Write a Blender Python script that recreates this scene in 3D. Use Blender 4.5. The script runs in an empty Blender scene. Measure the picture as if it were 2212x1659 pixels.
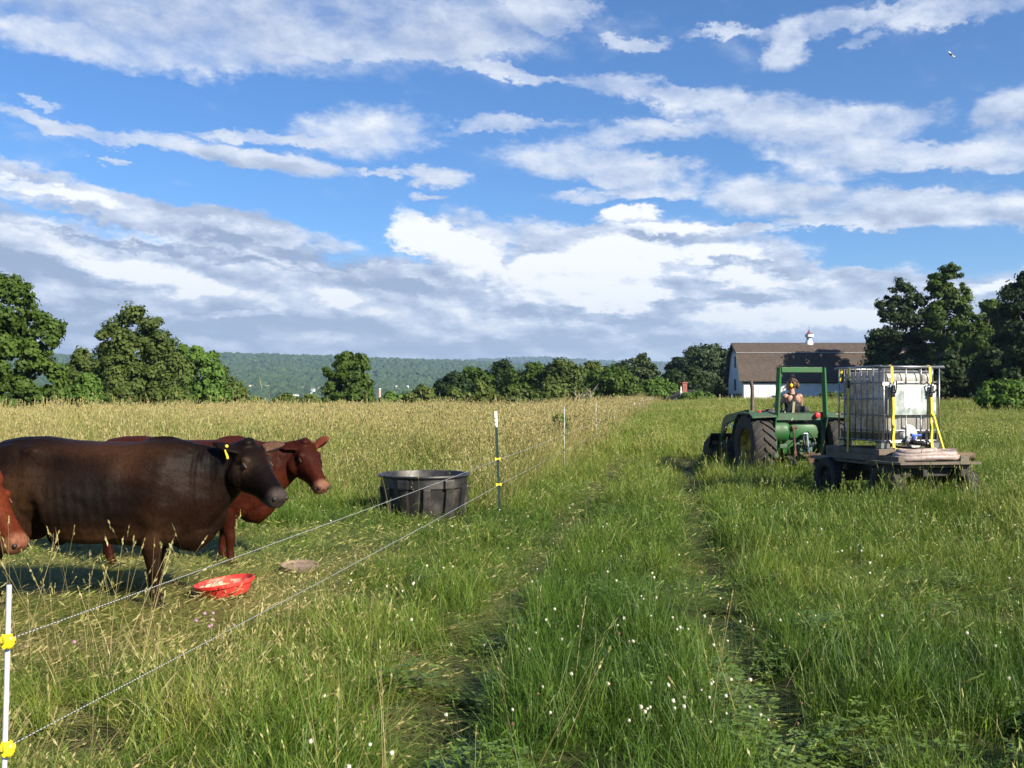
import bpy, bmesh, math, random
import numpy as np
from mathutils import Vector, Matrix, Euler
from mathutils import noise as mnoise
R = math.radians
sc = bpy.context.scene
C = sc.collection
F, HZ, EYE = 2008.0, 865.0, 1.6          # focal length in photo pixels (2212 wide), horizon row, eye height

# ---------------------------------------------------------------- camera
cd = bpy.data.cameras.new("camera"); cam = bpy.data.objects.new("camera", cd); C.objects.link(cam)
cd.sensor_width = 36; cd.lens = 36 * F / 2212; cd.shift_y = (HZ - 829.5) / 2212
cd.clip_start = 0.05; cd.clip_end = 60000
cam.location = (0, 0, EYE); cam.rotation_euler = (R(90), 0, 0)
sc.camera = cam
sc.view_settings.view_transform = 'Standard'; sc.view_settings.look = 'None'
sc.view_settings.exposure = 1.25; sc.view_settings.gamma = 1.0
sc.cycles.max_bounces = 6; sc.cycles.diffuse_bounces = 2; sc.cycles.glossy_bounces = 2
sc.cycles.transmission_bounces = 3; sc.cycles.transparent_max_bounces = 6; sc.cycles.volume_bounces = 0
sc.cycles.use_denoising = True
sc.cycles.use_adaptive_sampling = True

# ---------------------------------------------------------------- sun
SUN_EL = R(31)
sun_h = Vector((0.72, -0.69, 0)).normalized()          # horizontal direction towards the sun
sun_dir = Vector((sun_h.x * math.cos(SUN_EL), sun_h.y * math.cos(SUN_EL), math.sin(SUN_EL)))
sl = bpy.data.lights.new("sun", 'SUN'); so = bpy.data.objects.new("sun", sl); C.objects.link(so)
sl.energy = 5.0; sl.angle = R(0.53); sl.color = (1.0, 0.90, 0.73)
so.rotation_euler = sun_dir.to_track_quat('Z', 'Y').to_euler(); so.location = (30, -30, 40)

# ---------------------------------------------------------------- world: sky and clouds, laid out by compass direction
world = bpy.data.worlds.new("World"); sc.world = world; world.use_nodes = True
world.cycles.sampling_method = 'MANUAL'; world.cycles.sample_map_resolution = 256
wt = world.node_tree; wt.nodes.clear()
SKY = 0.062
def nd(nt, typ, ins=None, **props):
    n = nt.nodes.new(typ)
    for k, v in props.items(): setattr(n, k, v)
    for k, v in (ins or {}).items():
        s = n.inputs[k]
        if isinstance(v, bpy.types.NodeSocket): nt.links.new(v, s)
        else: s.default_value = v
    return n
def mth(nt, op, a, b=0.0, c=0.0, clamp=False):
    n = nt.nodes.new('ShaderNodeMath'); n.operation = op; n.use_clamp = clamp
    for i, v in enumerate((a, b, c)):
        if isinstance(v, bpy.types.NodeSocket): nt.links.new(v, n.inputs[i])
        else: n.inputs[i].default_value = v
    return n.outputs[0]
def mixc(nt, f, a, b, mode='MIX'):
    n = nt.nodes.new('ShaderNodeMix'); n.data_type = 'RGBA'; n.blend_type = mode
    for i, v in ((0, f), (6, a), (7, b)):
        if isinstance(v, bpy.types.NodeSocket): nt.links.new(v, n.inputs[i])
        else: n.inputs[i].default_value = v if i == 0 else (*v, 1)[:4]
    return n.outputs[2]
def mapr(nt, v, a, b, c=0.0, d=1.0, smooth=True):
    n = nt.nodes.new('ShaderNodeMapRange'); n.interpolation_type = 'SMOOTHSTEP' if smooth else 'LINEAR'
    for i, x in enumerate((v, a, b, c, d)):
        if isinstance(x, bpy.types.NodeSocket): nt.links.new(x, n.inputs[i])
        else: n.inputs[i].default_value = x
    return n.outputs[0]
def noise_n(nt, vec, scale, detail=4, rough=0.55, dist=0.0):
    n = nd(nt, 'ShaderNodeTexNoise', {'Scale': scale, 'Detail': detail, 'Roughness': rough, 'Distortion': dist})
    if vec is not None: nt.links.new(vec, n.inputs['Vector'])
    return n

def build_sky():
    nt = wt
    out = nd(nt, 'ShaderNodeOutputWorld'); bg = nd(nt, 'ShaderNodeBackground', {'Strength': SKY})
    nt.links.new(bg.outputs[0], out.inputs[0])
    sky = nd(nt, 'ShaderNodeTexSky', sky_type='NISHITA', sun_disc=False)
    sky.sun_elevation = SUN_EL; sky.sun_rotation = math.atan2(sun_h.x, sun_h.y)
    sky.air_density = 1.0; sky.dust_density = 0.3; sky.ozone_density = 2.2; sky.altitude = 100
    tc = nd(nt, 'ShaderNodeTexCoord')
    sep = nd(nt, 'ShaderNodeSeparateXYZ', {0: tc.outputs['Generated']})
    az = mth(nt, 'ARCTAN2', sep.outputs[0], sep.outputs[1])
    el = mth(nt, 'ARCSINE', sep.outputs[2])
    ae = nd(nt, 'ShaderNodeCombineXYZ', {0: az, 1: el, 2: 0.0}).outputs[0]
    # stretched coordinates: the layers flatten towards the horizon
    sy = mth(nt, 'POWER', mth(nt, 'MAXIMUM', mth(nt, 'ADD', el, 0.06), 0.001), 0.75)
    st = nd(nt, 'ShaderNodeCombineXYZ', {0: mth(nt, 'ADD', az, mth(nt, 'MULTIPLY', el, 0.25)), 1: mth(nt, 'MULTIPLY', sy, 1.9), 2: 0.37}).outputs[0]
    w1 = noise_n(nt, st, 9.0, 7, 0.70)
    wv = nd(nt, 'ShaderNodeVectorMath', {0: w1.outputs['Color'], 1: (0.52, 0.52, 0.5)}, operation='SUBTRACT').outputs[0]
    wv = nd(nt, 'ShaderNodeVectorMath', {0: wv, 1: (0.15, 0.070, 0.0)}, operation='MULTIPLY').outputs[0]
    p0 = nd(nt, 'ShaderNodeVectorMath', {0: ae, 1: wv}, operation='ADD').outputs[0]
    def total(lst, cap):
        acc = None; k = 0
        for rot in (0, 6, 32):
            grp = [c for c in lst if (c[4] if len(c) > 4 else 0) == rot]
            if not grp: continue
            p = p0
            if rot: p = nd(nt, 'ShaderNodeVectorRotate', {'Vector': p0, 'Angle': R(rot)}, rotation_type='Z_AXIS').outputs[0]
            for c in grp:
                cx, cy, rx, ry = c[:4]; s = c[5] if len(c) > 5 else 1.0
                a = math.atan((cx - 1106) / F); e = math.atan((HZ - cy) / F * math.cos(a)); t = R(rot)
                a, e = a * math.cos(t) - e * math.sin(t), a * math.sin(t) + e * math.cos(t)
                ix, iy = F / rx, F / ry; k += 1
                if k % 4 == 3:   # keeps the evaluation in sequence, so it fits the renderer's stack
                    p = nd(nt, 'ShaderNodeVectorMath', {0: acc, 1: (1e-7, 1e-7, 0), 2: p}, operation='MULTIPLY_ADD').outputs[0]
                v = nd(nt, 'ShaderNodeVectorMath', {0: p, 1: (ix, iy, 0), 2: (-a * ix, -e * iy, 0)}, operation='MULTIPLY_ADD').outputs[0]
                q = nd(nt, 'ShaderNodeVectorMath', {0: v, 1: v}, operation='DOT_PRODUCT').outputs['Value']
                q = mth(nt, 'MULTIPLY_ADD', q, -0.75, 1.3, clamp=True)
                if acc is None: acc = q if s == 1.0 else mth(nt, 'MULTIPLY', q, s)
                else: acc = mth(nt, 'MULTIPLY_ADD', q, s, acc)
        return mth(nt, 'MINIMUM', acc, cap)
    clouds = [(450, 20, 800, 92), (280, 120, 300, 30), (700, 92, 380, 30), (1180, 30, 90, 34),
        (60, 213, 50, 9, 0, .8), (150, 282, 150, 16, 6), (400, 325, 180, 24, 6), (590, 362, 130, 22, 6), (216, 350, 22, 9),
        (790, 285, 130, 54), (560, 298, 130, 12), (1085, 165, 110, 12, 6), (1330, 190, 140, 24, 6), (1500, 215, 90, 28, 6),
        (1740, 60, 130, 24, 0), (1690, 115, 50, 40), (1540, 66, 70, 11), (1365, 85, 55, 12), (1860, 92, 30, 13, 0, .7), (1990, 55, 80, 12, 0, .5),
        (1090, 275, 140, 15), (1380, 285, 140, 26), (1680, 268, 130, 42, 6), (1900, 262, 110, 34, 6), (1850, 335, 190, 32, 6),
        (2130, 330, 140, 30, 6), (2170, 240, 75, 40), (1250, 345, 190, 34, 6), (1410, 385, 110, 38), (1300, 425, 150, 14, 0, .7),
        (1760, 430, 220, 46, 6), (2060, 450, 220, 36), (1850, 485, 170, 14), (800, 380, 50, 10), (930, 385, 75, 22, 6), (925, 435, 55, 10, 6, .8),
        (2150, 5, 260, 22), (1590, 498, 50, 10),
        (130, 425, 260, 28, 6), (440, 485, 290, 28, 6), (220, 570, 560, 80, 6), (700, 620, 440, 60, 6), (350, 730, 900, 110), (1100, 790, 1700, 90),
        (900, 515, 80, 36, 32), (1040, 590, 160, 52, 32), (1260, 600, 160, 85), (1140, 505, 200, 36, 6), (1480, 535, 200, 45, 6), (1640, 640, 380, 65, 6),
        (1980, 655, 380, 60), (1345, 468, 50, 15), (1130, 700, 500, 60)]
    nb = noise_n(nt, st, 11.0, 7, 0.62)
    d = mth(nt, 'MULTIPLY_ADD', mth(nt, 'SUBTRACT', nb.outputs[0], 0.5), 2.6, total(clouds, 1.15))
    # away from the photographed quarter of the sky, broken cloud of the same kind
    away = mapr(nt, mth(nt, 'ABSOLUTE', az), 0.62, 0.9)
    high = mapr(nt, el, 0.45, 0.60)
    d = mth(nt, 'MULTIPLY_ADD', mth(nt, 'MAXIMUM', away, high), 0.10, d)
    d = mth(nt, 'ADD', d, mapr(nt, el, 0.05, -0.01, 0.0, 1.5))
    alpha = mapr(nt, d, 0.12, mapr(nt, el, 0.10, 0.35, 0.85, 1.60))
    # brightness of the cloud body
    bright = [(885, 505, 85, 34, 32), (1010, 560, 90, 40, 32), (1310, 570, 90, 50), (1240, 640, 150, 30), (1040, 570, 120, 28, 32), (1290, 590, 110, 60), (1380, 640, 55, 34), (1160, 585, 45, 34), (1345, 466, 40, 12), (1440, 500, 120, 11), (1480, 545, 130, 13),
        (60, 415, 130, 12, 6), (200, 497, 170, 12), (290, 588, 110, 26, 6), (420, 625, 60, 20), (700, 640, 50, 20), (1650, 690, 170, 20, 6), (1560, 555, 60, 12, 6),
        (1620, 605, 160, 15, 6), (1880, 690, 80, 20), (500, 690, 60, 8), (2140, 620, 90, 12), (790, 275, 100, 36, 0, .25), (1400, 270, 120, 18, 0, .25)]
    dark = [(1130, 540, 60, 10, 6, .7), (1180, 655, 60, 26, 0, .6), (60, 478, 150, 22, 6, .9), (60, 583, 150, 20, 6), (330, 532, 330, 9, 6), (470, 468, 140, 18, 6, .7), (170, 690, 180, 30), (420, 700, 380, 22, 0, .8),
        (640, 545, 260, 12, 6), (870, 622, 110, 10, 6), (1230, 683, 210, 14), (1100, 645, 130, 20, 32, .6), (1500, 662, 110, 13), (1630, 652, 70, 9), (1560, 570, 60, 6), (1400, 520, 70, 6),
        (700, 745, 900, 26, 0, .5), (1350, 745, 500, 20, 0, .5), (450, 30, 820, 60, 0, .25), (1850, 470, 260, 16, 0, .4), (1990, 600, 200, 12, 0, .5), (590, 370, 120, 14, 6, .4), (2160, 268, 90, 12, 0, .4)]
    # relief: the same noise a little nearer the sun
    st2 = nd(nt, 'ShaderNodeVectorMath', {0: st, 1: (0.010, 0.022, 0.0)}, operation='ADD').outputs[0]
    nb2 = noise_n(nt, st2, 11.0, 4, 0.62)
    rel = mth(nt, 'MULTIPLY', mth(nt, 'SUBTRACT', nb.outputs[0], nb2.outputs[0]), mapr(nt, el, 0.08, 0.30, 3.0, 0.9))
    b = mth(nt, 'ADD', mapr(nt, el, 0.08, 0.30, 0.48, 0.57), rel)
    b = mth(nt, 'MULTIPLY_ADD', total(bright, 1.2), 0.60, b)
    b = mth(nt, 'MULTIPLY_ADD', total(dark, 1.1), -0.46, b, clamp=True)
    ramp = nd(nt, 'ShaderNodeValToRGB', {0: b})
    cr = ramp.color_ramp
    cr.elements[0].position = 0.0; cr.elements[0].color = (0.31, 0.375, 0.52, 1)
    cr.elements[1].position = 1.0; cr.elements[1].color = (1.0, 1.0, 0.98, 1)
    e = cr.elements.new(0.30); e.color = (0.45, 0.515, 0.655, 1)
    e = cr.elements.new(0.60); e.color = (0.64, 0.70, 0.82, 1)
    cc = nd(nt, 'ShaderNodeVectorMath', {0: ramp.outputs[0], 'Scale': 0.49 / SKY}, operation='SCALE').outputs[0]
    skc = nd(nt, 'ShaderNodeHueSaturation', {'Saturation': 1.12, 'Value': 1.0, 'Color': sky.outputs[0]}).outputs[0]
    skc = mixc(nt, 1.0, skc, SKG, 'MULTIPLY')
    col = mixc(nt, mth(nt, 'MULTIPLY', alpha, 0.95), skc, cc)
    col = mixc(nt, mapr(nt, el, 0.16, -0.01, 0.0, 0.35), col, (0.60 * 0.49 / SKY, 0.68 * 0.49 / SKY, 0.82 * 0.49 / SKY))
    nt.links.new(col, bg.inputs['Color'])
SKG = (0.52, 0.78, 1.06)
build_sky()

# ---------------------------------------------------------------- helpers
def tag(o, label=None, cat=None, group=None, kind=None):
    for k, v in (('label', label), ('category', cat), ('group', group), ('kind', kind)):
        if v: o[k] = v
    return o
def thing(name, label, cat, loc=(0, 0, 0), rz=0.0, group=None):
    o = bpy.data.objects.new(name, None); C.objects.link(o); o.empty_display_size = 0.1
    o.location = loc; o.rotation_euler = (0, 0, rz)
    return tag(o, label, cat, group)
def W(xd, yd, Y): return Vector(((xd - 1106) / F * Y, Y, EYE + (HZ - yd) / F * Y))
def sstep(a, b, x):
    t = np.clip((np.asarray(x, float) - a) / (b - a), 0, 1); return t * t * (3 - 2 * t)

class MB:
    def __init__(s): s.v = []; s.f = []; s.M = Matrix.Identity(4)
    def add(s, vs, fs):
        n = len(s.v); s.v += [tuple(s.M @ Vector(p)) for p in vs]; s.f += [tuple(i + n for i in q) for q in fs]; return s
    def box(s, c, d, rot=None, bev=0.0):
        hx, hy, hz = d[0] / 2, d[1] / 2, d[2] / 2
        m = Matrix.Translation(c) @ (Euler(rot).to_matrix().to_4x4() if rot else Matrix.Identity(4))
        if bev <= 0:
            vs = [m @ Vector((x * hx, y * hy, z * hz)) for x in (-1, 1) for y in (-1, 1) for z in (-1, 1)]
            return s.add(vs, [(0, 1, 3, 2), (4, 6, 7, 5), (0, 4, 5, 1), (2, 3, 7, 6), (0, 2, 6, 4), (1, 5, 7, 3)])
        bm = bmesh.new(); bmesh.ops.create_cube(bm, size=1)
        for v in bm.verts: v.co = Vector((v.co.x * d[0], v.co.y * d[1], v.co.z * d[2]))
        bmesh.ops.bevel(bm, geom=bm.edges[:] + bm.verts[:], offset=min(bev, min(d) * .49), segments=2, profile=.6, affect='EDGES')
        bm.verts.index_update(); vs = [m @ v.co for v in bm.verts]; fs = [tuple(v.index for v in f.verts) for f in bm.faces]; bm.free()
        return s.add(vs, fs)
    def tube(s, pts, r, n=8, cap=True, flat=1.0):
        pts = [Vector(p) for p in pts]; rr = r if hasattr(r, '__len__') else [r] * len(pts)
        vs, fs = [], []; up = None
        for i, p in enumerate(pts):
            d = ((pts[i + 1] if i + 1 < len(pts) else p) - (pts[i - 1] if i else p)).normalized()
            if up is None: up = Vector((0, 0, 1)) if abs(d.z) < .9 else Vector((0, 1, 0))
            a = d.cross(up).normalized(); b = a.cross(d).normalized(); up = b
            for k in range(n):
                t = 2 * math.pi * k / n; vs.append(p + (a * math.cos(t) + b * math.sin(t) * flat) * rr[i])
        for i in range(len(pts) - 1):
            for k in range(n): fs.append((i * n + k, i * n + (k + 1) % n, (i + 1) * n + (k + 1) % n, (i + 1) * n + k))
        if cap: fs += [tuple(range(n))[::-1], tuple(range((len(pts) - 1) * n, len(pts) * n))]
        return s.add(vs, fs)
    def lathe(s, prof, n=24, axis='z', c=(0, 0, 0)):      # prof: (radius, height)
        vs, fs = [], []; c = Vector(c)
        for r, h in prof:
            for k in range(n):
                t = 2 * math.pi * k / n; x, y = r * math.cos(t), r * math.sin(t)
                vs.append(c + (Vector((x, y, h)) if axis == 'z' else Vector((h, x, y)) if axis == 'x' else Vector((x, h, y))))
        for i in range(len(prof) - 1):
            for k in range(n): fs.append((i * n + k, i * n + (k + 1) % n, (i + 1) * n + (k + 1) % n, (i + 1) * n + k))
        return s.add(vs, fs)
    def loft(s, rings, cap=True):
        n = len(rings[0]); vs = [p for r in rings for p in r]; fs = []
        for i in range(len(rings) - 1):
            for k in range(n): fs.append((i * n + k, i * n + (k + 1) % n, (i + 1) * n + (k + 1) % n, (i + 1) * n + k))
        if cap: fs += [tuple(range(n))[::-1], tuple(range((len(rings) - 1) * n, len(rings) * n))]
        return s.add(vs, fs)
    def ball(s, c, r, n=12, m=8, rot=None):
        rx, ry, rz = (r, r, r) if not hasattr(r, '__len__') else r; c = Vector(c)
        q = Euler(rot).to_matrix() if rot else Matrix.Identity(3); rings = []
        for i in range(m + 1):
            t = math.pi * i / m; sr = max(math.sin(t), 1e-3)
            rings.append([c + q @ Vector((rx * sr * math.cos(2 * math.pi * k / n), ry * sr * math.sin(2 * math.pi * k / n), rz * math.cos(t))) for k in range(n)])
        return s.loft(rings, cap=True)
    def prism(s, poly, axis, a, b):                        # polygon in the other two axes, extruded along axis from a to b
        def mk(p, q, h): return (h, p, q) if axis == 'x' else (p, h, q) if axis == 'y' else (p, q, h)
        n = len(poly); vs = [mk(p, q, a) for p, q in poly] + [mk(p, q, b) for p, q in poly]
        return s.add(vs, [tuple(range(n))[::-1], tuple(range(n, 2 * n))] + [(k, (k + 1) % n, n + (k + 1) % n, n + k) for k in range(n)])
    def build(s, name, mat, parent=None, smooth=False, fix=True):
        me = bpy.data.meshes.new(name); me.from_pydata(s.v, [], s.f); me.update()
        if fix:
            bm = bmesh.new(); bm.from_mesh(me); bmesh.ops.recalc_face_normals(bm, faces=bm.faces); bm.to_mesh(me); bm.free()
        o = bpy.data.objects.new(name, me); C.objects.link(o); o.parent = parent
        if mat: me.materials.append(mat)
        if smooth:
            me.polygons.foreach_set('use_smooth', [True] * len(me.polygons))
            if smooth != 2: me.set_sharp_from_angle(angle=R(40))
        return o

def np_mesh(name, V, Fq, mat=None, attrs=None, parent=None, link=True, smooth=False):
    """numpy verts (n,3) and faces (m,k) to an object"""
    me = bpy.data.meshes.new(name); k = Fq.shape[1]
    me.vertices.add(len(V)); me.vertices.foreach_set('co', np.ascontiguousarray(V, np.float32).ravel())
    me.loops.add(Fq.size); me.loops.foreach_set('vertex_index', np.ascontiguousarray(Fq, np.int32).ravel())
    me.polygons.add(len(Fq)); me.polygons.foreach_set('loop_start', np.arange(0, Fq.size, k, dtype=np.int32))
    me.polygons.foreach_set('loop_total', np.full(len(Fq), k, np.int32))
    me.update(calc_edges=True)
    if smooth: me.polygons.foreach_set('use_smooth', np.ones(len(Fq), bool))
    for a, (typ, val) in (attrs or {}).items():
        at = me.attributes.new(a, typ, 'POINT')
        at.data.foreach_set('color' if typ == 'FLOAT_COLOR' else 'vector' if typ == 'FLOAT_VECTOR' else 'value', np.ascontiguousarray(val).ravel())
    if mat: me.materials.append(mat)
    o = bpy.data.objects.new(name, me)
    if link: C.objects.link(o)
    o.parent = parent
    return o

MATS = {}
def mat(name, col, rough=0.6, metal=0.0, col2=None, scale=8.0, amt=1.0, bump=0.0, bscale=40.0, detail=5, spec=0.5, lo=0.4, hi=0.65, coat=0.0):
    """plain painted / weathered surface: base colour, a second colour in worn patches, fine bump"""
    if name in MATS: return MATS[name]
    m = bpy.data.materials.new(name); m.use_nodes = True; nt = m.node_tree; b = nt.nodes['Principled BSDF']
    b.inputs['Roughness'].default_value = rough; b.inputs['Metallic'].default_value = metal
    b.inputs['Specular IOR Level'].default_value = spec; b.inputs['Coat Weight'].default_value = coat
    b.inputs['Base Color'].default_value = (*col, 1)
    tc = nd(nt, 'ShaderNodeTexCoord')
    n1 = noise_n(nt, tc.outputs['Object'], scale, detail, 0.6)
    if col2:
        f = mapr(nt, n1.outputs[0], lo, hi, 0, amt)
        c = mixc(nt, f, col, col2)
    else: c = mixc(nt, mapr(nt, n1.outputs[0], .3, .7), tuple(x * .82 for x in col), tuple(min(x * 1.15, 1) for x in col))
    nt.links.new(c, b.inputs['Base Color'])
    rr = mapr(nt, n1.outputs[0], .3, .7, max(rough - .1, 0.02), min(rough + .12, 1)); nt.links.new(rr, b.inputs['Roughness'])
    if bump:
        n2 = noise_n(nt, tc.outputs['Object'], bscale, 4, 0.6)
        bp = nd(nt, 'ShaderNodeBump', {'Strength': bump, 'Distance': 0.01, 'Height': n2.outputs[0]}); nt.links.new(bp.outputs[0], b.inputs['Normal'])
    MATS[name] = m; return m

# ---------------------------------------------------------------- terrain
FENCE = [(-2.6, -4.0), (-1.70, 3.12), (-0.17, 13.1), (1.21, 21.5), (2.6, 28.7), (4.4, 40), (6.4, 52), (9.1, 66), (11.3, 80), (14.5, 96), (22, 130)]
def fence_x(y): return np.interp(y, [p[1] for p in FENCE], [p[0] for p in FENCE])
_rng = np.random.default_rng(5)
_K = _rng.normal(0, 1, (14, 2)); _PH = _rng.uniform(0, 6.28, 14)
def wob(x, y, L, i0=0, n=5):                               # smooth pseudo noise of wavelength about L, in -1..1
    s = 0
    for i in range(i0, i0 + n):
        k = _K[i % 14]; s = s + np.sin((k[0] * x + k[1] * y) * 2.6 / L + _PH[i % 14] + 1.7 * np.sin((k[1] * x - k[0] * y) * 1.7 / L + i))
    return s / n * 1.3
RIDGE = ([-60, -20, 490, 700, 1000, 1100, 1300, 1700, 2212, 2800], [792, 772, 762, 765, 772, 778, 800, 830, 850, 855])
RIDGE2 = ([-60, 900, 1050, 1130, 1200, 1310, 1500, 2212, 2800], [800, 790, 775, 771.5, 774, 782, 790, 830, 850])
def tracks(x, y):                                          # 0..1 on the two wheel tracks the tractor pressed
    c = np.interp(y, [0, 4.4, 7.7, 13.7, 20, 37, 60, 90], [.30, .45, .85, 1.86, 3.0, 6.0, 10.2, 17])
    hw = .80; w = np.interp(y, [0, 10, 40], [.20, .22, .30])
    return np.maximum(np.exp(-((x - c - hw) / w) ** 2), np.exp(-((x - c + hw) / w) ** 2))
def gz(x, y):
    x = np.asarray(x, float); y = np.asarray(y, float)
    r = np.hypot(x, y); az = x / np.maximum(np.abs(y), 1.0)
    right = sstep(-0.02, 0.24, az) * (y > 0)
    s = sstep(10, 118, y)
    z = s * (0.22 + 1.40 * right)
    z = z + 0.035 * wob(x, y, 3.5) * sstep(1, 4, r) + 0.10 * wob(x, y, 22, 3) * sstep(16, 45, y) * (1 - sstep(60, 90, y))
    z = z - 0.10 * tracks(x, y) * (y < 60) * (y > 0)
    fall = sstep(78, 420, r) * (1 - 0.75 * right)
    z = z - 26 * fall
    # far hillside: the row in the photograph it rises to, at each distance
    xd = 1106 + F * az
    row = np.interp(xd, *RIDGE); row2 = np.interp(xd, *RIDGE2)
    top = (HZ - row) / F * 4600; top2 = (HZ - row2) / F * 7800
    h1 = sstep(700, 4600, r) ** 1.15 * (top - 18)
    h1 = h1 * (1 - sstep(4650, 6200, r) * .8)
    h2 = sstep(5200, 7800, r) * (top2 + 8) * (1 - sstep(7900, 12000, r))
    hill = np.maximum(h1, h2 * (r > 5200))
    roll = 9 * wob(x, y, 620, 2, 6) * sstep(900, 2200, r) * (1 - sstep(3600, 4500, r)) + 3 * wob(x, y, 240, 5) * sstep(900, 2200, r)
    return z + (hill + roll) * (y > 0) * (np.abs(az) < 3)
def gz1(x, y): return float(gz(np.array([x]), np.array([y]))[0])

def build_ground():
    rr = np.concatenate([[0.02], np.geomspace(0.6, 12500, 300)])
    a1 = np.radians(np.arange(-48, 48.01, 0.35)); a2 = np.radians(np.linspace(48, 312, 60)[1:-1])
    A = np.concatenate([a1, a2]); n = len(A); rg, ag = np.meshgrid(rr, A, indexing='ij')
    X, Y = rg * np.sin(ag), rg * np.cos(ag); Z = gz(X, Y)
    V = np.stack([X, Y, Z], -1).reshape(-1, 3)
    i, j = np.meshgrid(np.arange(len(rr) - 1), np.arange(n), indexing='ij'); j2 = (j + 1) % n
    Fq = np.stack([i * n + j, (i + 1) * n + j, (i + 1) * n + j2, i * n + j2], -1).reshape(-1, 4)[:, ::-1]
    m = bpy.data.materials.new('ground'); m.use_nodes = True; nt = m.node_tree; b = nt.nodes['Principled BSDF']
    b.inputs['Roughness'].default_value = .95; b.inputs['Specular IOR Level'].default_value = .15
    g = nd(nt, 'ShaderNodeNewGeometry'); n1 = noise_n(nt, g.outputs['Position'], 0.9, 6, .65); n2 = noise_n(nt, g.outputs['Position'], 14.0, 5, .7)
    c = mixc(nt, mapr(nt, n1.outputs[0], .35, .65), (.022, .028, .009), (.050, .052, .018))
    c = mixc(nt, mapr(nt, n2.outputs[0], .45, .7, 0, .7), c, (.032, .025, .012))
    ln = nd(nt, 'ShaderNodeVectorMath', {0: g.outputs['Position']}, operation='LENGTH').outputs['Value']
    n3 = noise_n(nt, g.outputs['Position'], 0.006, 7, .65)
    fc = mixc(nt, mapr(nt, n3.outputs[0], .4, .6), (.020, .040, .014), (.045, .072, .024))
    c = mixc(nt, mapr(nt, ln, 180, 420), c, fc)
    nt.links.new(c, b.inputs['Base Color'])
    o = np_mesh('ground', V, Fq, m, smooth=True); tag(o, kind='structure')
build_ground()

# ---------------------------------------------------------------- foliage
def leaf_mat(name, dark, light, trans=0.30, ns=.35):
    m = bpy.data.materials.new(name); m.use_nodes = True; nt = m.node_tree; b = nt.nodes['Principled BSDF']
    at = nd(nt, 'ShaderNodeAttribute', attribute_name='tone'); g = nd(nt, 'ShaderNodeNewGeometry')
    n1 = noise_n(nt, g.outputs['Position'], ns, 4, .6)
    f = mth(nt, 'MULTIPLY_ADD', mth(nt, 'SUBTRACT', n1.outputs[0], .5), .9, at.outputs['Fac'], clamp=True)
    c = mixc(nt, f, dark, light)
    nt.links.new(c, b.inputs['Base Color']); b.inputs['Roughness'].default_value = .62; b.inputs['Specular IOR Level'].default_value = .22
    tr = nd(nt, 'ShaderNodeBsdfTranslucent'); c2 = mixc(nt, 1.0, c, (1.25, 1.3, .55), 'MULTIPLY'); nt.links.new(c2, tr.inputs[0])
    mx = nd(nt, 'ShaderNodeMixShader', {0: trans}); nt.links.new(b.outputs[0], mx.inputs[1]); nt.links.new(tr.outputs[0], mx.inputs[2])
    nt.links.new(mx.outputs[0], nt.nodes['Material Output'].inputs[0]); return m
LM = {'conifer': leaf_mat('conifer_needles', (.020, .040, .015), (.050, .075, .028), .12), 'maple': leaf_mat('maple_leaves', (.034, .066, .010), (.076, .126, .018)),
      'oak': leaf_mat('oak_leaves', (.040, .066, .013), (.092, .124, .026)),
      'olive': leaf_mat('olive_green_leaves', (.056, .086, .017), (.114, .154, .032)),
      'bright': leaf_mat('bright_leaves', (.055, .110, .018), (.110, .190, .030)),
      'dark': leaf_mat('shaded_dark_leaves', (.013, .028, .008), (.030, .056, .013)),  # dark foliage, lowered further so its colour carries the right-hand trees' shade
      'pine': leaf_mat('pine_needles', (.028, .050, .018), (.066, .092, .034), .12),
      'forest': leaf_mat('forest_crowns', (.014, .032, .011), (.050, .088, .026), .0, .005)}
M_bark = mat('bark', (.075, .060, .048), .9, col2=(.13, .11, .09), scale=6, bump=.6, bscale=14)
M_dead = mat('dead_wood', (.28, .25, .21), .9, col2=(.16, .13, .10), scale=6)

def quads(P, N, size, rng, asp=0.75):
    """random leaf clump quads at P facing roughly N"""
    n = len(P); N = N / np.maximum(np.linalg.norm(N, axis=1, keepdims=True), 1e-6)
    t = rng.normal(0, 1, (n, 3)); a = np.cross(N, t); a /= np.maximum(np.linalg.norm(a, axis=1, keepdims=True), 1e-6); b = np.cross(N, a)
    s = (size * rng.uniform(.6, 1.35, n))[:, None]
    A = a * s; B = b * s * asp
    V = np.stack([P - A, P + B * .9 - A * .1, P + A, P - B * .9 + A * .15], 1).reshape(-1, 3)
    return V, np.arange(4 * n).reshape(-1, 4)

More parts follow.
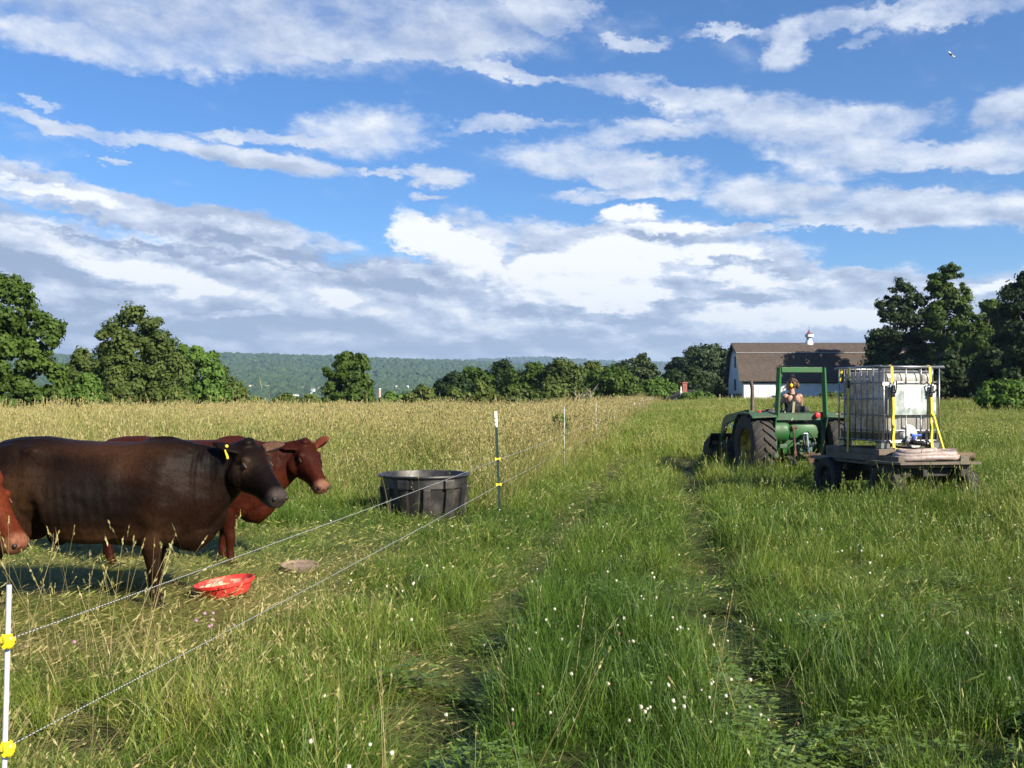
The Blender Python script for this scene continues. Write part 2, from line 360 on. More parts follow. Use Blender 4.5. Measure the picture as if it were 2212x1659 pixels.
def crown_points(lobes, n, rng, shell=.62, clump=.30, nclump=26):
    vol = np.array([l[3] * l[5] + .2 * l[4] * l[5] for l in lobes]); pick = rng.choice(len(lobes), n, p=vol / vol.sum())
    L = np.array(lobes, float); P = np.zeros((n, 3)); N = np.zeros((n, 3)); tone = np.zeros(n)
    for i in range(len(lobes)):
        idx = np.where(pick == i)[0]
        if len(idx) == 0: continue
        c, r = L[i, :3], L[i, 3:6]
        k = max(6, int(nclump)); u = rng.normal(0, 1, (k, 3)); u /= np.linalg.norm(u, axis=1, keepdims=True)
        cc = c + u * r * rng.uniform(shell, 1.0, (k, 1)); ct = rng.uniform(.15, .85, k)
        w = rng.integers(0, k, len(idx)); v = rng.normal(0, 1, (len(idx), 3)); v /= np.linalg.norm(v, axis=1, keepdims=True)
        rad = clump * min(r[0], r[2], r[1]) * rng.uniform(.25, 1.35, (len(idx), 1)) * rng.uniform(.6, 1.5, k)[w][:, None]
        P[idx] = cc[w] + v * rad * np.array([1.1, 1.1, .8]); out = (P[idx] - c) / r
        N[idx] = v * .9 + out * .55 + rng.normal(0, .45, (len(idx), 3)) + np.array([0, 0, .3]); tone[idx] = ct[w] + rng.normal(0, .10, len(idx))
    return P, N, tone

def make_tree(name, label, cat, xl, xr, yt, yb, Y, kind='maple', seed=1, n=9000, leaf=.20, nl=11, group=None, lobes=None, shape='round', trunk=True, thick=.75, low=None, shell=.55, clump=.42):
    n = int(n * 2.1); leaf *= .74; rng = np.random.default_rng(seed); pl = W((xl + xr) / 2, yb, Y); g = gz1(pl.x, pl.y)
    top = W(0, yt, Y).z; hw = (xr - xl) / 2 / F * Y; H = top - g
    root = thing(name, label, cat, (pl.x, pl.y, g), group=group)
    lb = H * .12 if low is None else low
    if lobes: lo = [((a - (xl + xr) / 2) / F * Y, dy, W(0, b, Y).z - g, rx / F * Y, rx / F * Y * thick, rz / F * Y) for a, b, rx, rz, dy in lobes]
    else:
        lo = []
        cb = lb + (H - lb) * .46
        for i in range(nl):
            t = (i + .5) / nl; el_ = math.asin(-.75 + 1.7 * t); a = i * 2.4 + rng.uniform(-.5, .5)
            s = hw * rng.uniform(.30, .46) * (.85 if t > .8 else 1); s = min(s, (H - lb) * .30)
            rx_, rz_ = hw - s * .75, (H - lb) * .5 - s * .6
            sh = rng.uniform(.85, 1.08)
            lo.append((math.cos(a) * math.cos(el_) * rx_ * sh, math.sin(a) * math.cos(el_) * rx_ * thick, lb + (H - lb) * .5 + math.sin(el_) * rz_ * sh, s, s * .9, s * rng.uniform(.7, .95)))
        lo.append((0, 0, cb, hw * .72, hw * .6, (H - lb) * .40))
        lo.append((rng.uniform(-.25, .25) * hw, 0, H - hw * .28, hw * .36, hw * .34, hw * .30))
        for s_ in (-1, 1): lo.append((s_ * hw * .66, -.1 * hw, lb + (H - lb) * rng.uniform(.25, .5), hw * .36, hw * .4, (H - lb) * .22))
    if kind == 'pine':
        lo = []; tiers = 15
        for i in range(tiers):
            t = i / (tiers - 1); zc = lb + (H - lb) * (.06 + .90 * t); wr = hw * (1.0 - .68 * t ** 2.2) * rng.uniform(.8, 1.15)
            for q in range(5 if t < .85 else 3):
                a = rng.uniform(0, 6.28); lo.append((math.cos(a) * wr * .5, math.sin(a) * wr * .45, zc + rng.uniform(-.03, .03) * H, wr * .52, wr * .5, H * .05))
    P, N, tone = crown_points(lo, n, rng, shell, clump)
    keep = P[:, 2] > .05; P, N, tone = P[keep], N[keep], tone[keep]
    V, Q = quads(P, N, leaf, rng, .5 if kind == 'pine' else .8)
    np_mesh('crown', V, Q, LM[kind], {'tone': ('FLOAT', np.repeat(np.clip(tone, 0, 1), 4).astype(np.float32))}, root)
    if trunk:
        b = MB(); r0 = max(.08, H * .022); zt = H * .72
        pts = [(0, 0, -.2), (0, 0, .15), (.02 * H * rng.normal(), .01 * H, zt * .35), (.02 * H * rng.normal(), 0, zt * .7), (0, 0, zt)]
        b.tube(pts, [r0 * 1.5, r0 * 1.15, r0 * .9, r0 * .6, r0 * .25], 9)
        for l in sorted(lo, key=lambda q: -q[3])[:9]:
            z0 = min(max(.15 * H, l[2] * .55), zt * .85); m1 = ((l[0]) * .45, l[1] * .45, (z0 + l[2]) / 2 + .02 * H)
            b.tube([(0, 0, z0), m1, (l[0] * .9, l[1] * .9, l[2])], [r0 * .45, r0 * .3, r0 * .1], 6)
        b.build('trunk', M_bark, root, smooth=2)
    return root

TREES = "trees and bushes along the field edge"
def trees():
    T = make_tree
    # left side of the field
    T('maple_tree', 'big broad maple at the left edge, taller than every tree near it', 'tree', -190, 155, 590, 905, 62, 'maple', 11, 30000, .19, lobes=[
        (-20, 660, 95, 62, 0), (60, 640, 26, 22, -1), (105, 735, 48, 55, -1), (60, 700, 45, 35, 0), (-60, 720, 90, 80, 1), (40, 780, 85, 50, -2), (95, 820, 60, 45, -1), (-40, 810, 110, 60, -2.5),
        (10, 860, 110, 40, -2), (110, 865, 50, 32, -1), (-120, 790, 80, 120, 0), (0, 740, 60, 45, -2.5), (-90, 640, 60, 45, 0), (20, 620, 45, 26, 0)], clump=.30, shell=.7)
    T('oak_tree', 'tall loose crowned oak with a rounded open top, second from the left', 'tree', 205, 415, 660, 905, 80, 'oak', 12, 17000, .21, lobes=[
        (290, 705, 62, 42, 0), (255, 735, 42, 34, -1), (335, 735, 40, 34, 0), (285, 770, 80, 45, 0), (350, 790, 55, 45, 0), (240, 800, 50, 45, 0), (300, 835, 95, 42, -1), (370, 845, 48, 42, -1), (245, 850, 60, 40, -1)], clump=.34, shell=.5)
    T('leafy_tree', 'low wide tree filling the gap between the big maple and the oak', 'tree', 130, 222, 752, 900, 92, 'oak', 13, 7000, .24, nl=8)
    T('ash_tree', 'upright bluish green tree right of the oak', 'tree', 370, 475, 738, 900, 88, 'bright', 14, 8500, .21, lobes=[
        (412, 768, 34, 28, 0), (455, 782, 22, 26, 0), (430, 800, 52, 34, 0), (400, 835, 42, 38, 0), (450, 850, 50, 36, 0), (425, 870, 60, 26, 0)], clump=.28)
    T('leafy_tree', 'smaller olive tree at the right end of the left group, sloping down', 'tree', 435, 532, 782, 900, 94, 'olive', 15, 6000, .22, lobes=[
        (470, 812, 24, 28, 0), (490, 840, 34, 26, 0), (505, 862, 32, 24, 0), (460, 860, 40, 32, 0)])
    for i, (a, b_, c, lb) in enumerate([(140, 225, 805, 'dense light green bush at the foot of the big maple'), (225, 300, 832, 'dark bush under the left half of the oak'),
                                     (-10, 90, 838, 'wide low bush under the big maple at the left edge'), (330, 420, 838, 'tangled bush at the foot of the oak and ash')]):
        T('field_bush', lb, 'bush', a, b_, c, 905, 70 + i * 2, ('bright', 'olive', 'maple', 'olive')[i], 20 + i, 5000, .17, nl=7, low=0, trunk=False, shape='flat')
    bl = [(512, 590, 858, 'bright', 'small low bush just right of the left tree group'), (585, 650, 850, 'olive', 'rounded low bush midway between left group and lone tree'),
          (640, 700, 852, 'olive', 'low bush touching the left side of the lone tree'), (815, 880, 846, 'bright', 'pale green bush right of the brick smokestack'),
          (870, 950, 832, 'olive', 'grey green bush with uneven top left of the long tree line')]
    for i, (a, b_, c, k, lb) in enumerate(bl):
        T('field_bush', lb, 'bush', a, b_, c, 895, 108, k, 30 + i, 3200, .26, nl=7, low=0, trunk=False, shape='flat')
    T('lone_tree', 'lone dense tree standing against the far hills with grass below', 'tree', 697, 812, 757, 900, 100, 'maple', 16, 13000, .22, lobes=[
        (750, 782, 26, 22, 0), (778, 785, 22, 22, 0), (728, 805, 26, 26, 0), (765, 812, 40, 30, 0), (735, 838, 36, 30, 0), (775, 845, 34, 32, 0), (755, 868, 52, 26, 0), (715, 868, 20, 20, 0), (797, 868, 16, 18, 0)], clump=.28)
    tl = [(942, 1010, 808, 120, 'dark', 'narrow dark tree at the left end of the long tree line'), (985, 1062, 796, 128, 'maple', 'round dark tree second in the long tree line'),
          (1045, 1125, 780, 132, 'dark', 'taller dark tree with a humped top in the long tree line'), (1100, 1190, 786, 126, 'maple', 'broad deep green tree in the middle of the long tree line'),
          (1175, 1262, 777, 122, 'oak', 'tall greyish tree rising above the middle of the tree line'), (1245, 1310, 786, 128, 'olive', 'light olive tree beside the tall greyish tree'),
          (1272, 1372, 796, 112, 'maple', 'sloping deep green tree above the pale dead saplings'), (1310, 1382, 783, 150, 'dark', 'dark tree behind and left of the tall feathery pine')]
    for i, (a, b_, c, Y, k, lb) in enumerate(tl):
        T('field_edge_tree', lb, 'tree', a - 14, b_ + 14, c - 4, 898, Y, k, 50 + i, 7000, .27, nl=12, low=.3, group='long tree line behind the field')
    fl = [(950, 1015, 838, 'olive', 'low bush at the foot of the tree line, leftmost there'), (1000, 1075, 824, 'olive', 'pale olive tree in front of the dark tree line'),
          (1060, 1165, 832, 'oak', 'long grey green thicket in front of the tree line'), (1150, 1235, 828, 'olive', 'rounded bush before the tall greyish tree'), (1215, 1290, 838, 'oak', 'bush left of the dead saplings')]
    for i, (a, b_, c, k, lb) in enumerate(fl):
        T('field_bush', lb, 'bush', a, b_, c, 898, 104, k, 70 + i, 4200, .24, nl=8, low=0, trunk=False, shape='flat')
    T('pine_tree', 'feathery white pine rising above the right of the tree line', 'pine tree', 1328, 1442, 764, 892, 140, 'pine', 81, 8000, .34)
    T('pine_tree', 'massive dark pine beside the left end of the barn', 'pine tree', 1462, 1616, 744, 890, 150, 'conifer', 82, 19000, .34, nl=20, low=.3, clump=.34)
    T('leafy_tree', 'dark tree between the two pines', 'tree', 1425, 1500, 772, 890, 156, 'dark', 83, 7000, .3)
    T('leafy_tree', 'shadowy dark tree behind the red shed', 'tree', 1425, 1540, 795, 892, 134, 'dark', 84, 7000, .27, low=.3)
    T('leafy_tree', 'small rounded bright green tree left of the red shed', 'tree', 1382, 1462, 817, 892, 118, 'bright', 85, 6000, .22, low=.4, nl=9)
    T('field_bush', 'smooth round green bush beside the red shed', 'bush', 1466, 1546, 846, 895, 97, 'bright', 86, 5200, .16, low=0, trunk=False, shape='flat')
    # right of the barn
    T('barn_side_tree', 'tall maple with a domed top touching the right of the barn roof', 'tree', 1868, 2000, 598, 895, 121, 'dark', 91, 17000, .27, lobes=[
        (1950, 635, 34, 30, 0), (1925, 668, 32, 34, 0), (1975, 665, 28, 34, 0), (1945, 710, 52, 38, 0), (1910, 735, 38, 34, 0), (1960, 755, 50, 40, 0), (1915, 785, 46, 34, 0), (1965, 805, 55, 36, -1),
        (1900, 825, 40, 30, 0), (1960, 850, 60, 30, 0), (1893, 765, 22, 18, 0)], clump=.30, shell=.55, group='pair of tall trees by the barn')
    T('barn_side_tree', 'tallest tree at the right, with a pointed layered crown', 'tree', 1955, 2100, 566, 895, 120, 'maple', 92, 20000, .26, lobes=[
        (2045, 598, 32, 28, 0), (2025, 635, 30, 30, 0), (2065, 640, 30, 32, 0), (2040, 675, 50, 36, 0), (2080, 672, 20, 18, 0), (2045, 715, 56, 36, 0), (2010, 740, 40, 32, 0), (2065, 755, 44, 34, 0), (2040, 790, 60, 36, 0),
        (2035, 825, 62, 30, 0), (2050, 858, 60, 28, 0)], clump=.30, shell=.55, group='pair of tall trees by the barn')
    T('leafy_tree', 'mid green tree leaning beside the tallest right tree', 'tree', 2080, 2180, 648, 895, 104, 'maple', 93, 11000, .25, nl=14, low=.3)
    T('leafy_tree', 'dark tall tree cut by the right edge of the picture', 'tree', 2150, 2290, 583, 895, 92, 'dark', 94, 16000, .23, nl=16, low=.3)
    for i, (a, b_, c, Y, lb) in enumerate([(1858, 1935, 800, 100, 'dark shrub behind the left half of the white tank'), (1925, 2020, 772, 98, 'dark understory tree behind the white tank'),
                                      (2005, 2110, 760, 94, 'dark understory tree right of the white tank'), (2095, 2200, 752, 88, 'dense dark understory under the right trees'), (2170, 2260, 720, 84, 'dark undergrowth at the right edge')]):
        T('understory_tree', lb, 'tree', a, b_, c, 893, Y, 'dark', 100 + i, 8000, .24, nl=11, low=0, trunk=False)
    T('field_bush', 'sunlit yellow green bush at the right edge below the dark trees', 'bush', 2112, 2235, 820, 893, 60, 'bright', 110, 7000, .14, low=0, trunk=False, shape='flat')
    for i, (a, b_, c, k, lb) in enumerate([(1765, 1815, 848, 'olive', 'weedy bush in front of the barn wall'), (1805, 1875, 845, 'olive', 'leafy bush between tractor and tank by the barn wall'), (1725, 1772, 856, 'olive', 'low weeds behind the tractor driver')]):
        T('field_bush', lb, 'bush', a, b_, c, 880, 108, k, 120 + i, 2200, .2, nl=6, low=0, trunk=False, shape='flat')
    T('seedling_shrub', 'small leafy shrub in the tall grass behind the green steel post', 'bush', 1170, 1248, 893, 950, 24, 'bright', 130, 1500, .055, nl=6, low=0, trunk=False, shape='flat')
    # the wood goes on to the right beyond the picture and shades the trees in it
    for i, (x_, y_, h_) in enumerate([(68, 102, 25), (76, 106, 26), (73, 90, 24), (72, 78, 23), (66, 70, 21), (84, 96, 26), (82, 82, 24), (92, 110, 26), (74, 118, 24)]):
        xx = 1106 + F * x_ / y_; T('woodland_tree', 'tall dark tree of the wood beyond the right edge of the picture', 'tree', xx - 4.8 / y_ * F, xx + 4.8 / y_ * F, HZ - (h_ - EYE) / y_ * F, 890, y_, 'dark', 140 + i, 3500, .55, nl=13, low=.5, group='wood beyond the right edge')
    # bare pale saplings
    for i, (xd, yt, lb) in enumerate([(1276, 838, 'pale bare dead sapling, forked, at the tree line foot'), (1252, 852, 'shorter bare dead sapling left of the forked one')]):
        p = W(xd, 880, 100); g = gz1(p.x, p.y); h = W(0, yt, 100).z - g
        o = thing('dead_sapling', lb, 'tree', (p.x, p.y, g)); b = MB(); rng = random.Random(i)
        b.tube([(0, 0, -.1), (.05, 0, h * .5), (-.1, 0, h)], [.10, .07, .02], 6)
        o2 = MB()
        for k in range(9):
            z = h * rng.uniform(.35, .9); s = rng.choice((-1, 1)); o2.tube([(0, 0, z), (s * .35, rng.uniform(-.3, .3), z + .35), (s * rng.uniform(.4, .9), rng.uniform(-.4, .4), z + rng.uniform(.5, 1))], [.045, .03, .01], 5)
        b.build('trunk', M_dead, o); o2.build('branches', M_dead, o)
trees()

# ---------------------------------------------------------------- instanced stuff
def scatter(name, label, pts, rot, scl, idx, variants, kind='stuff', extra=None, material=None):
    """one object whose points carry copies of the variant meshes"""
    me = bpy.data.meshes.new(name); n = len(pts); me.vertices.add(n); me.vertices.foreach_set('co', np.ascontiguousarray(pts, np.float32).ravel())
    a = me.attributes.new('rot', 'FLOAT_VECTOR', 'POINT'); a.data.foreach_set('vector', np.ascontiguousarray(rot, np.float32).ravel())
    a = me.attributes.new('scl', 'FLOAT_VECTOR', 'POINT'); a.data.foreach_set('vector', np.ascontiguousarray(scl, np.float32).ravel())
    a = me.attributes.new('idx', 'INT', 'POINT'); a.data.foreach_set('value', np.ascontiguousarray(idx, np.int32))
    for k, v in (extra or {}).items():
        a = me.attributes.new(k, 'FLOAT', 'POINT'); a.data.foreach_set('value', np.ascontiguousarray(v, np.float32))
    if material: me.materials.append(material)
    o = bpy.data.objects.new(name, me); C.objects.link(o); tag(o, label, None, None, kind)
    col = bpy.data.collections.new(name + '_kinds')
    for v in variants: col.objects.link(v)
    ng = bpy.data.node_groups.new(name, 'GeometryNodeTree'); ng.interface.new_socket('Geometry', in_out='INPUT', socket_type='NodeSocketGeometry')
    ng.interface.new_socket('Geometry', in_out='OUTPUT', socket_type='NodeSocketGeometry')
    gi, go = ng.nodes.new('NodeGroupInput'), ng.nodes.new('NodeGroupOutput')
    ci = ng.nodes.new('GeometryNodeCollectionInfo'); ci.inputs[0].default_value = col; ci.inputs['Separate Children'].default_value = True; ci.inputs['Reset Children'].default_value = True
    ip = ng.nodes.new('GeometryNodeInstanceOnPoints'); ip.inputs['Pick Instance'].default_value = True
    def na(nm, t):
        q = ng.nodes.new('GeometryNodeInputNamedAttribute'); q.data_type = t; q.inputs[0].default_value = nm; return q.outputs[0]
    e2r = ng.nodes.new('FunctionNodeEulerToRotation'); ng.links.new(na('rot', 'FLOAT_VECTOR'), e2r.inputs[0])
    m2p = ng.nodes.new('GeometryNodeMeshToPoints'); ng.links.new(gi.outputs[0], m2p.inputs[0])
    ng.links.new(m2p.outputs[0], ip.inputs['Points']); ng.links.new(ci.outputs[0], ip.inputs['Instance'])
    ng.links.new(e2r.outputs[0], ip.inputs['Rotation']); ng.links.new(na('scl', 'FLOAT_VECTOR'), ip.inputs['Scale']); ng.links.new(na('idx', 'INT'), ip.inputs['Instance Index'])
    ng.links.new(ip.outputs[0], go.inputs[0])
    md = o.modifiers.new('copies', 'NODES'); md.node_group = ng
    return o

TOWN = [(543, 832.5, 14, 3.5, 'long low cream building leftmost in the town', 'c', 1800), (576.5, 833, 15, 3.5, 'long cream building second from the left in the town', 'c', 1800),
        (597, 849, 5, 4, 'tiny pale house below the cream buildings', 'w', 1500), (639, 852, 19, 5, 'wide flat white building below the gabled houses', 'w', 1500),
        (676, 840, 11, 9, 'white gabled house just left of the lone tree', 'w', 1700), (654, 836, 8, 4, 'small grey house left of the white gabled house', 'g', 1800),
        (689, 837, 7, 6, 'second small grey gabled house touching the lone tree', 'g', 1800), (673, 848, 6, 5, 'little white house below the gabled house', 'w', 1500),
        (847.6, 835.5, 6, 4, 'pale house above the smokestack, left one', 'w', 1850), (857, 833.5, 7, 5, 'pale house above the smokestack, right one', 'w', 1850), (881, 833, 6, 4, 'small pale house left of the white cluster', 'w', 1850),
        (907, 836, 9, 6, 'upper white house of the bright cluster', 'w', 1650), (917, 841, 13, 5, 'lower white house of the bright cluster', 'w', 1650)]
def town_depth(xd, row):        # where the treetops along this bearing reach the given row of the photograph
    yy = np.linspace(900, 2600, 400); rw = HZ - (gz((xd - 1106) / F * yy, yy) + 8 - EYE) / yy * F
    k = np.where(rw <= row)[0]; return float(yy[k[0]]) if len(k) else 1700.0
def build_forest():
    rng = np.random.default_rng(77); vs = []
    for k in range(6):
        bm = bmesh.new(); bmesh.ops.create_icosphere(bm, subdivisions=3, radius=1)
        for v in bm.verts:
            q = v.co * 1.9 + Vector((k * 7.3, 0, 0)); d = 1 + .34 * mnoise.fractal(q, 1.0, 2.0, 3) + .14 * mnoise.noise(v.co * 7)
            v.co = Vector((v.co.x * d, v.co.y * d, v.co.z * d * .8))
        me = bpy.data.meshes.new('forest_crown'); bm.to_mesh(me); bm.free(); me.materials.append(LM['forest'])
        a = me.attributes.new('tone', 'FLOAT', 'POINT'); a.data.foreach_set('value', np.full(len(me.vertices), .15 + .7 * rng.random(), np.float32))
        vs.append(bpy.data.objects.new('forest_crown', me))
    n = 85000
    r = np.exp(rng.uniform(math.log(330), math.log(5000), n)); az = rng.uniform(-.62, .62, n)
    r2 = rng.uniform(5400, 7900, 9000); az2 = rng.uniform(-.25, .62, 9000); r = np.append(r, r2); az = np.append(az, az2)
    x, y = r * np.sin(az), r * np.cos(az)
    # openings in the wood where the town stands
    open_ = np.zeros(len(x), bool); xd_ = 1106 + F * x / y
    for i, (hx, hy, w_, h_, l_, c_, Y_) in enumerate(TOWN):
        Y_ = town_depth(hx, hy + h_ / 2); TOWN[i] = (hx, hy, w_, h_, l_, c_, Y_); open_ |= (np.abs(xd_ - hx) < w_ * .5 + 1) & (y > Y_ - 55) & (y < Y_ + 25)
    x, y, r = x[~open_], y[~open_], r[~open_]; n = len(x)
    s = np.clip(3.2 + r * .0019, 3.3, 13) * rng.uniform(.45, 1.5, n); s = s * np.where(r < 600, .8, 1)
    z = gz(x, y) + s * .45
    scatter('forest', 'unbroken wood covering the hillside across the valley', np.stack([x, y, z], 1), np.stack([np.zeros(n), np.zeros(n), rng.uniform(0, 6.28, n)], 1),
            np.stack([s, s, s * rng.uniform(.8, 1.3, n)], 1), rng.integers(0, 6, n), vs)
build_forest()

# ---------------------------------------------------------------- town in the valley
M_white = mat('white_clapboard', (.72, .73, .75), .6, col2=(.60, .61, .63), scale=3)
M_cream = mat('cream_wall', (.62, .55, .42), .7)
M_slate = mat('grey_shingles', (.16, .16, .17), .85)
M_red = mat('brick_red', (.26, .085, .06), .85, col2=(.18, .06, .045), scale=5)
def town():
    for xd, yd, w, h, lb, c, Y in TOWN:
        p = W(xd, yd + h / 2, Y); ww, hh = w / F * Y * .7, h / F * Y * .75; g = gz1(p.x, p.y)
        o = thing('town_house', lb, 'house', (p.x, p.y, p.z), rz=R(random.Random(int(xd)).uniform(-25, 25)), group='houses of the town across the valley')
        dz = max(0, p.z - g) + 1; wallh = hh * .62; b = MB(); b.box((0, 0, (wallh - dz) / 2), (ww, ww * .7, wallh + dz)); b.build('wall', M_cream if c == 'c' else M_white if c == 'w' else M_slate, o)
        b = MB(); b.prism([(-ww * .4, wallh), (ww * .4, wallh), (0, hh)], 'x', -ww * .52, ww * .52); b.build('roof', M_slate if c != 'c' else M_cream, o)
    # brick smokestack
    p = W(820, 858, 900); g = gz1(p.x, p.y); o = thing('smokestack', 'slim brick smokestack rising right of the lone tree', 'chimney', (p.x, p.y, g)); h = W(0, 839, 900).z - g
    b = MB(); b.lathe([(1.6, 0), (1.15, h - 1), (1.35, h - .8), (1.35, h), (.9, h), (.9, h - 1)], 16); b.build('brick_shaft', mat('pale_brick', (.50, .30, .24), .85), o)
    b = MB(); b.lathe([(1.39, h - .78), (1.39, h - .1)], 16); b.build('rim_band', M_white, o)
    # water tank on the ridge
    p = W(495, 776, 4300); g = gz1(p.x, p.y); o = thing('water_tower', 'white cylindrical water tower on the far ridge', 'water tower', (p.x, p.y, max(g, 1))); o.location.z = g
    h = W(0, 771, 4300).z - g; b = MB(); b.lathe([(9, 0), (9, h - 2), (6, h), (0.1, h + 1)], 20); b.build('tank', M_white, o, smooth=True)
    b = MB(); b.tube([(11, 0, 0), (11, 0, h + 22)], .7, 5); b.build('mast', M_slate, o)
town()

# ---------------------------------------------------------------- barn
def clap_mat(name, col, board=.16, axis=2):
    m = bpy.data.materials.new(name); m.use_nodes = True; nt = m.node_tree; b = nt.nodes['Principled BSDF']; b.inputs['Roughness'].default_value = .6
    tc = nd(nt, 'ShaderNodeTexCoord'); s = nd(nt, 'ShaderNodeSeparateXYZ', {0: tc.outputs['Object']})
    f = mth(nt, 'FRACT', mth(nt, 'DIVIDE', s.outputs[axis], board)); n1 = noise_n(nt, tc.outputs['Object'], 1.2, 5, .6)
    c = mixc(nt, mapr(nt, n1.outputs[0], .35, .7), col, tuple(x * .86 for x in col)); nt.links.new(c, b.inputs['Base Color'])
    bp = nd(nt, 'ShaderNodeBump', {'Strength': .8, 'Distance': .02, 'Height': f}); nt.links.new(bp.outputs[0], b.inputs['Normal']); return m
def shingle_mat():
    m = bpy.data.materials.new('brown_shingles'); m.use_nodes = True; nt = m.node_tree; b = nt.nodes['Principled BSDF']; b.inputs['Roughness'].default_value = .9
    tc = nd(nt, 'ShaderNodeTexCoord'); mp = nd(nt, 'ShaderNodeMapping', {'Vector': tc.outputs['Object'], 'Scale': (3.2, 1.0, 4.5)})
    v = nd(nt, 'ShaderNodeTexVoronoi', {'Vector': mp.outputs[0], 'Scale': 1.0}); n1 = noise_n(nt, tc.outputs['Object'], 1.0, 6, .65)
    c = mixc(nt, v.outputs['Color'], (.046, .034, .028), (.084, .064, .051)); c = mixc(nt, mapr(nt, n1.outputs[0], .35, .7, 0, .5), c, (.045, .036, .030)); nt.links.new(c, b.inputs['Base Color']); return m
M_clap = clap_mat('barn_clapboard', (.78, .80, .82)); M_shing = shingle_mat(); M_trim = mat('dark_green_trim', (.03, .05, .045), .6); M_glass = mat('dark_window_glass', (.03, .045, .07), .12, spec=.8)
def barn():
    X0 = (1604 - 1106) / F * 130; g = 1.55
    o = thing('barn', 'large white gambrel barn with brown shingle roof and a cupola', 'barn', (X0, 130, g)); L, D = 34.0, 8.4; He, Hb, Hr = 2.95, 6.75, 8.3
    pr = [(0, He), (D * .17, Hb), (D / 2, Hr), (D * .83, Hb), (D, He)]
    b = MB(); b.prism([(0, -1.5)] + [(0, He)] + [(D * .19, Hb - .05), (D / 2, Hr - .1), (D * .81, Hb - .05), (D, He), (D, -1.5)], 'x', 0, L); b.build('wall', M_clap, o)
    # curved lower slope: flares out to the eaves
    out = [(-.55, He - .12), (-.12, He + .75), (D * .10, He + 2.2), (D * .17, Hb + .05), (D / 2, Hr + .08), (D * .83, Hb + .05), (D * .90, He + 2.2), (D + .12, He + .75), (D + .55, He - .12)]
    inn = [(p + (.02 if p < D / 2 else -.02), q - .14) for p, q in out][::-1]
    b = MB(); n = len(out)
    for k in range(n - 1):
        q = [out[k], out[k + 1], (out[k + 1][0], out[k + 1][1] - .13), (out[k][0], out[k][1] - .13)]; b.prism(q, 'x', -.55, L + .5)
    rf = b.build('roof', M_shing, o)
    b = MB(); b.tube([(-.56, D * .17 - .05, Hb + .06), (L + .5, D * .17 - .05, Hb + .06)], .05, 5); b.build('flashing', mat('pale_flashing', (.30, .30, .31), .5), rf)
    b = MB(); b.box((L / 2, -.03, He - .42), (L + .1, .05, .22)); b.box((.1, -.03, He / 2 - .9), (.16, .05, He + .4))
    for (a, c), (d, e) in zip(out[:-1], out[1:]):
        b.prism([(a, c - .02), (d, e - .02), (d, e - .36), (a, c - .36)], 'x', -.62, -.56)
    b.build('trim', M_trim, o)
    # front window, gable windows
    def window(name, cx, cz, w, h, side):
        f = MB(); p = MB()
        if side == 'f': f.box((cx, -.04, cz), (w + .16, .06, h + .16)); p.box((cx, -.075, cz), (w, .02, h)); 
        else: f.box((-.04, cx, cz), (.06, w + .14, h + .14)); p.box((-.075, cx, cz), (.02, w, h))
        fr = f.build(name, M_trim, o); p.build('pane', M_glass, fr)
    for k in range(3): window('window', 5.1 + k * .62 - .6, .42, .42, .5, 'f')
    for cx, cz, h in ((4.2, 5.6, 1.5), (4.2, 2.3, 1.5)): window('window', cx, cz, .6, h, 'g')
    for k in range(6): window('window', .9 + k * 1.3, .45, .7, 1.0, 'g')
    # cupola
    cx = (1748.8 - 1106) / F * 134 - X0; base = Hr - .25; cy = D / 2
    b = MB(); b.lathe([(.62, base), (.58, base + .25), (.38, base + .75), (.34, base + .95), (.34, base + 1.15)], 10, c=(cx, cy, 0)); cu = b.build('cupola', M_white, o, smooth=True)
    b = MB(); b.lathe([(.35, base + 1.12), (.62, base + 1.16), (.62, base + 1.5), (.3, base + 1.5)], 12, c=(cx, cy, 0)); b.build('louvre_ring', M_white, cu)
    b = MB()
    for k in range(10):
        a = k * math.pi / 5; b.box((cx + .36 * math.cos(a), cy + .36 * math.sin(a), base + .95), (.05, .05, .38))
    b.build('posts', M_trim, cu)
    b = MB(); b.lathe([(.60, base + 1.5), (.30, base + 1.72), (.10, base + 2.05), (.03, base + 2.3)], 12, c=(cx, cy, 0)); b.build('cap_roof', mat('rust_brown_roof', (.17, .07, .05), .7), cu, smooth=True)
    b = MB(); b.tube([(cx, cy, base + 2.2), (cx, cy, base + 2.95)], .02, 5); b.ball((cx, cy, base + 2.55), .06, 8, 6); b.build('finial', M_slate, cu)
barn()

def shed():
    # red shed behind the rise: dark lean roof, brick chimney, white vent pipe
    Y = 112; p = W(1455, 876, Y); g = gz1(p.x, p.y); o = thing('red_shed', 'low red wooden shed with a dark sloping roof and brick chimney', 'shed', (p.x, p.y, g), rz=R(8))
    s = Y / F; zt = W(0, 844, Y).z - g; zl = W(0, 876, Y).z - g
    b = MB(); b.prism([(-15 * s, -.5), (-12 * s, max(zl, .2)), (44 * s, zt - .15), (100 * s, zl - .2), (100 * s, -.5)], 'y', 0, 5); b.build('wall', mat('barn_red_boards', (.30, .055, .035), .8, col2=(.20, .04, .03), scale=3), o)
    b = MB(); b.prism([(-20 * s, zl - .05), (44 * s, zt + .12), (106 * s, zl - .3), (106 * s, zl - .5), (44 * s, zt - .12), (-19 * s, zl - .25)], 'y', -.45, 5.4); rf = b.build('roof', mat('dark_asphalt_roof', (.045, .042, .045), .9), o)
    b = MB(); b.box((31 * s, 1.2, zt + .15), (.55, .55, 1.6)); b.box((31 * s, 1.2, zt + 1.0), (.68, .68, .16)); b.build('chimney', M_red, rf)
    b = MB(); b.tube([(20 * s, .6, zt - 1.0), (20 * s, .6, zt + .5)], .09, 8); b.ball((20 * s, .6, zt - .2), (.16, .16, .22), 8, 6); b.build('vent_pipe', M_white, rf)
shed()

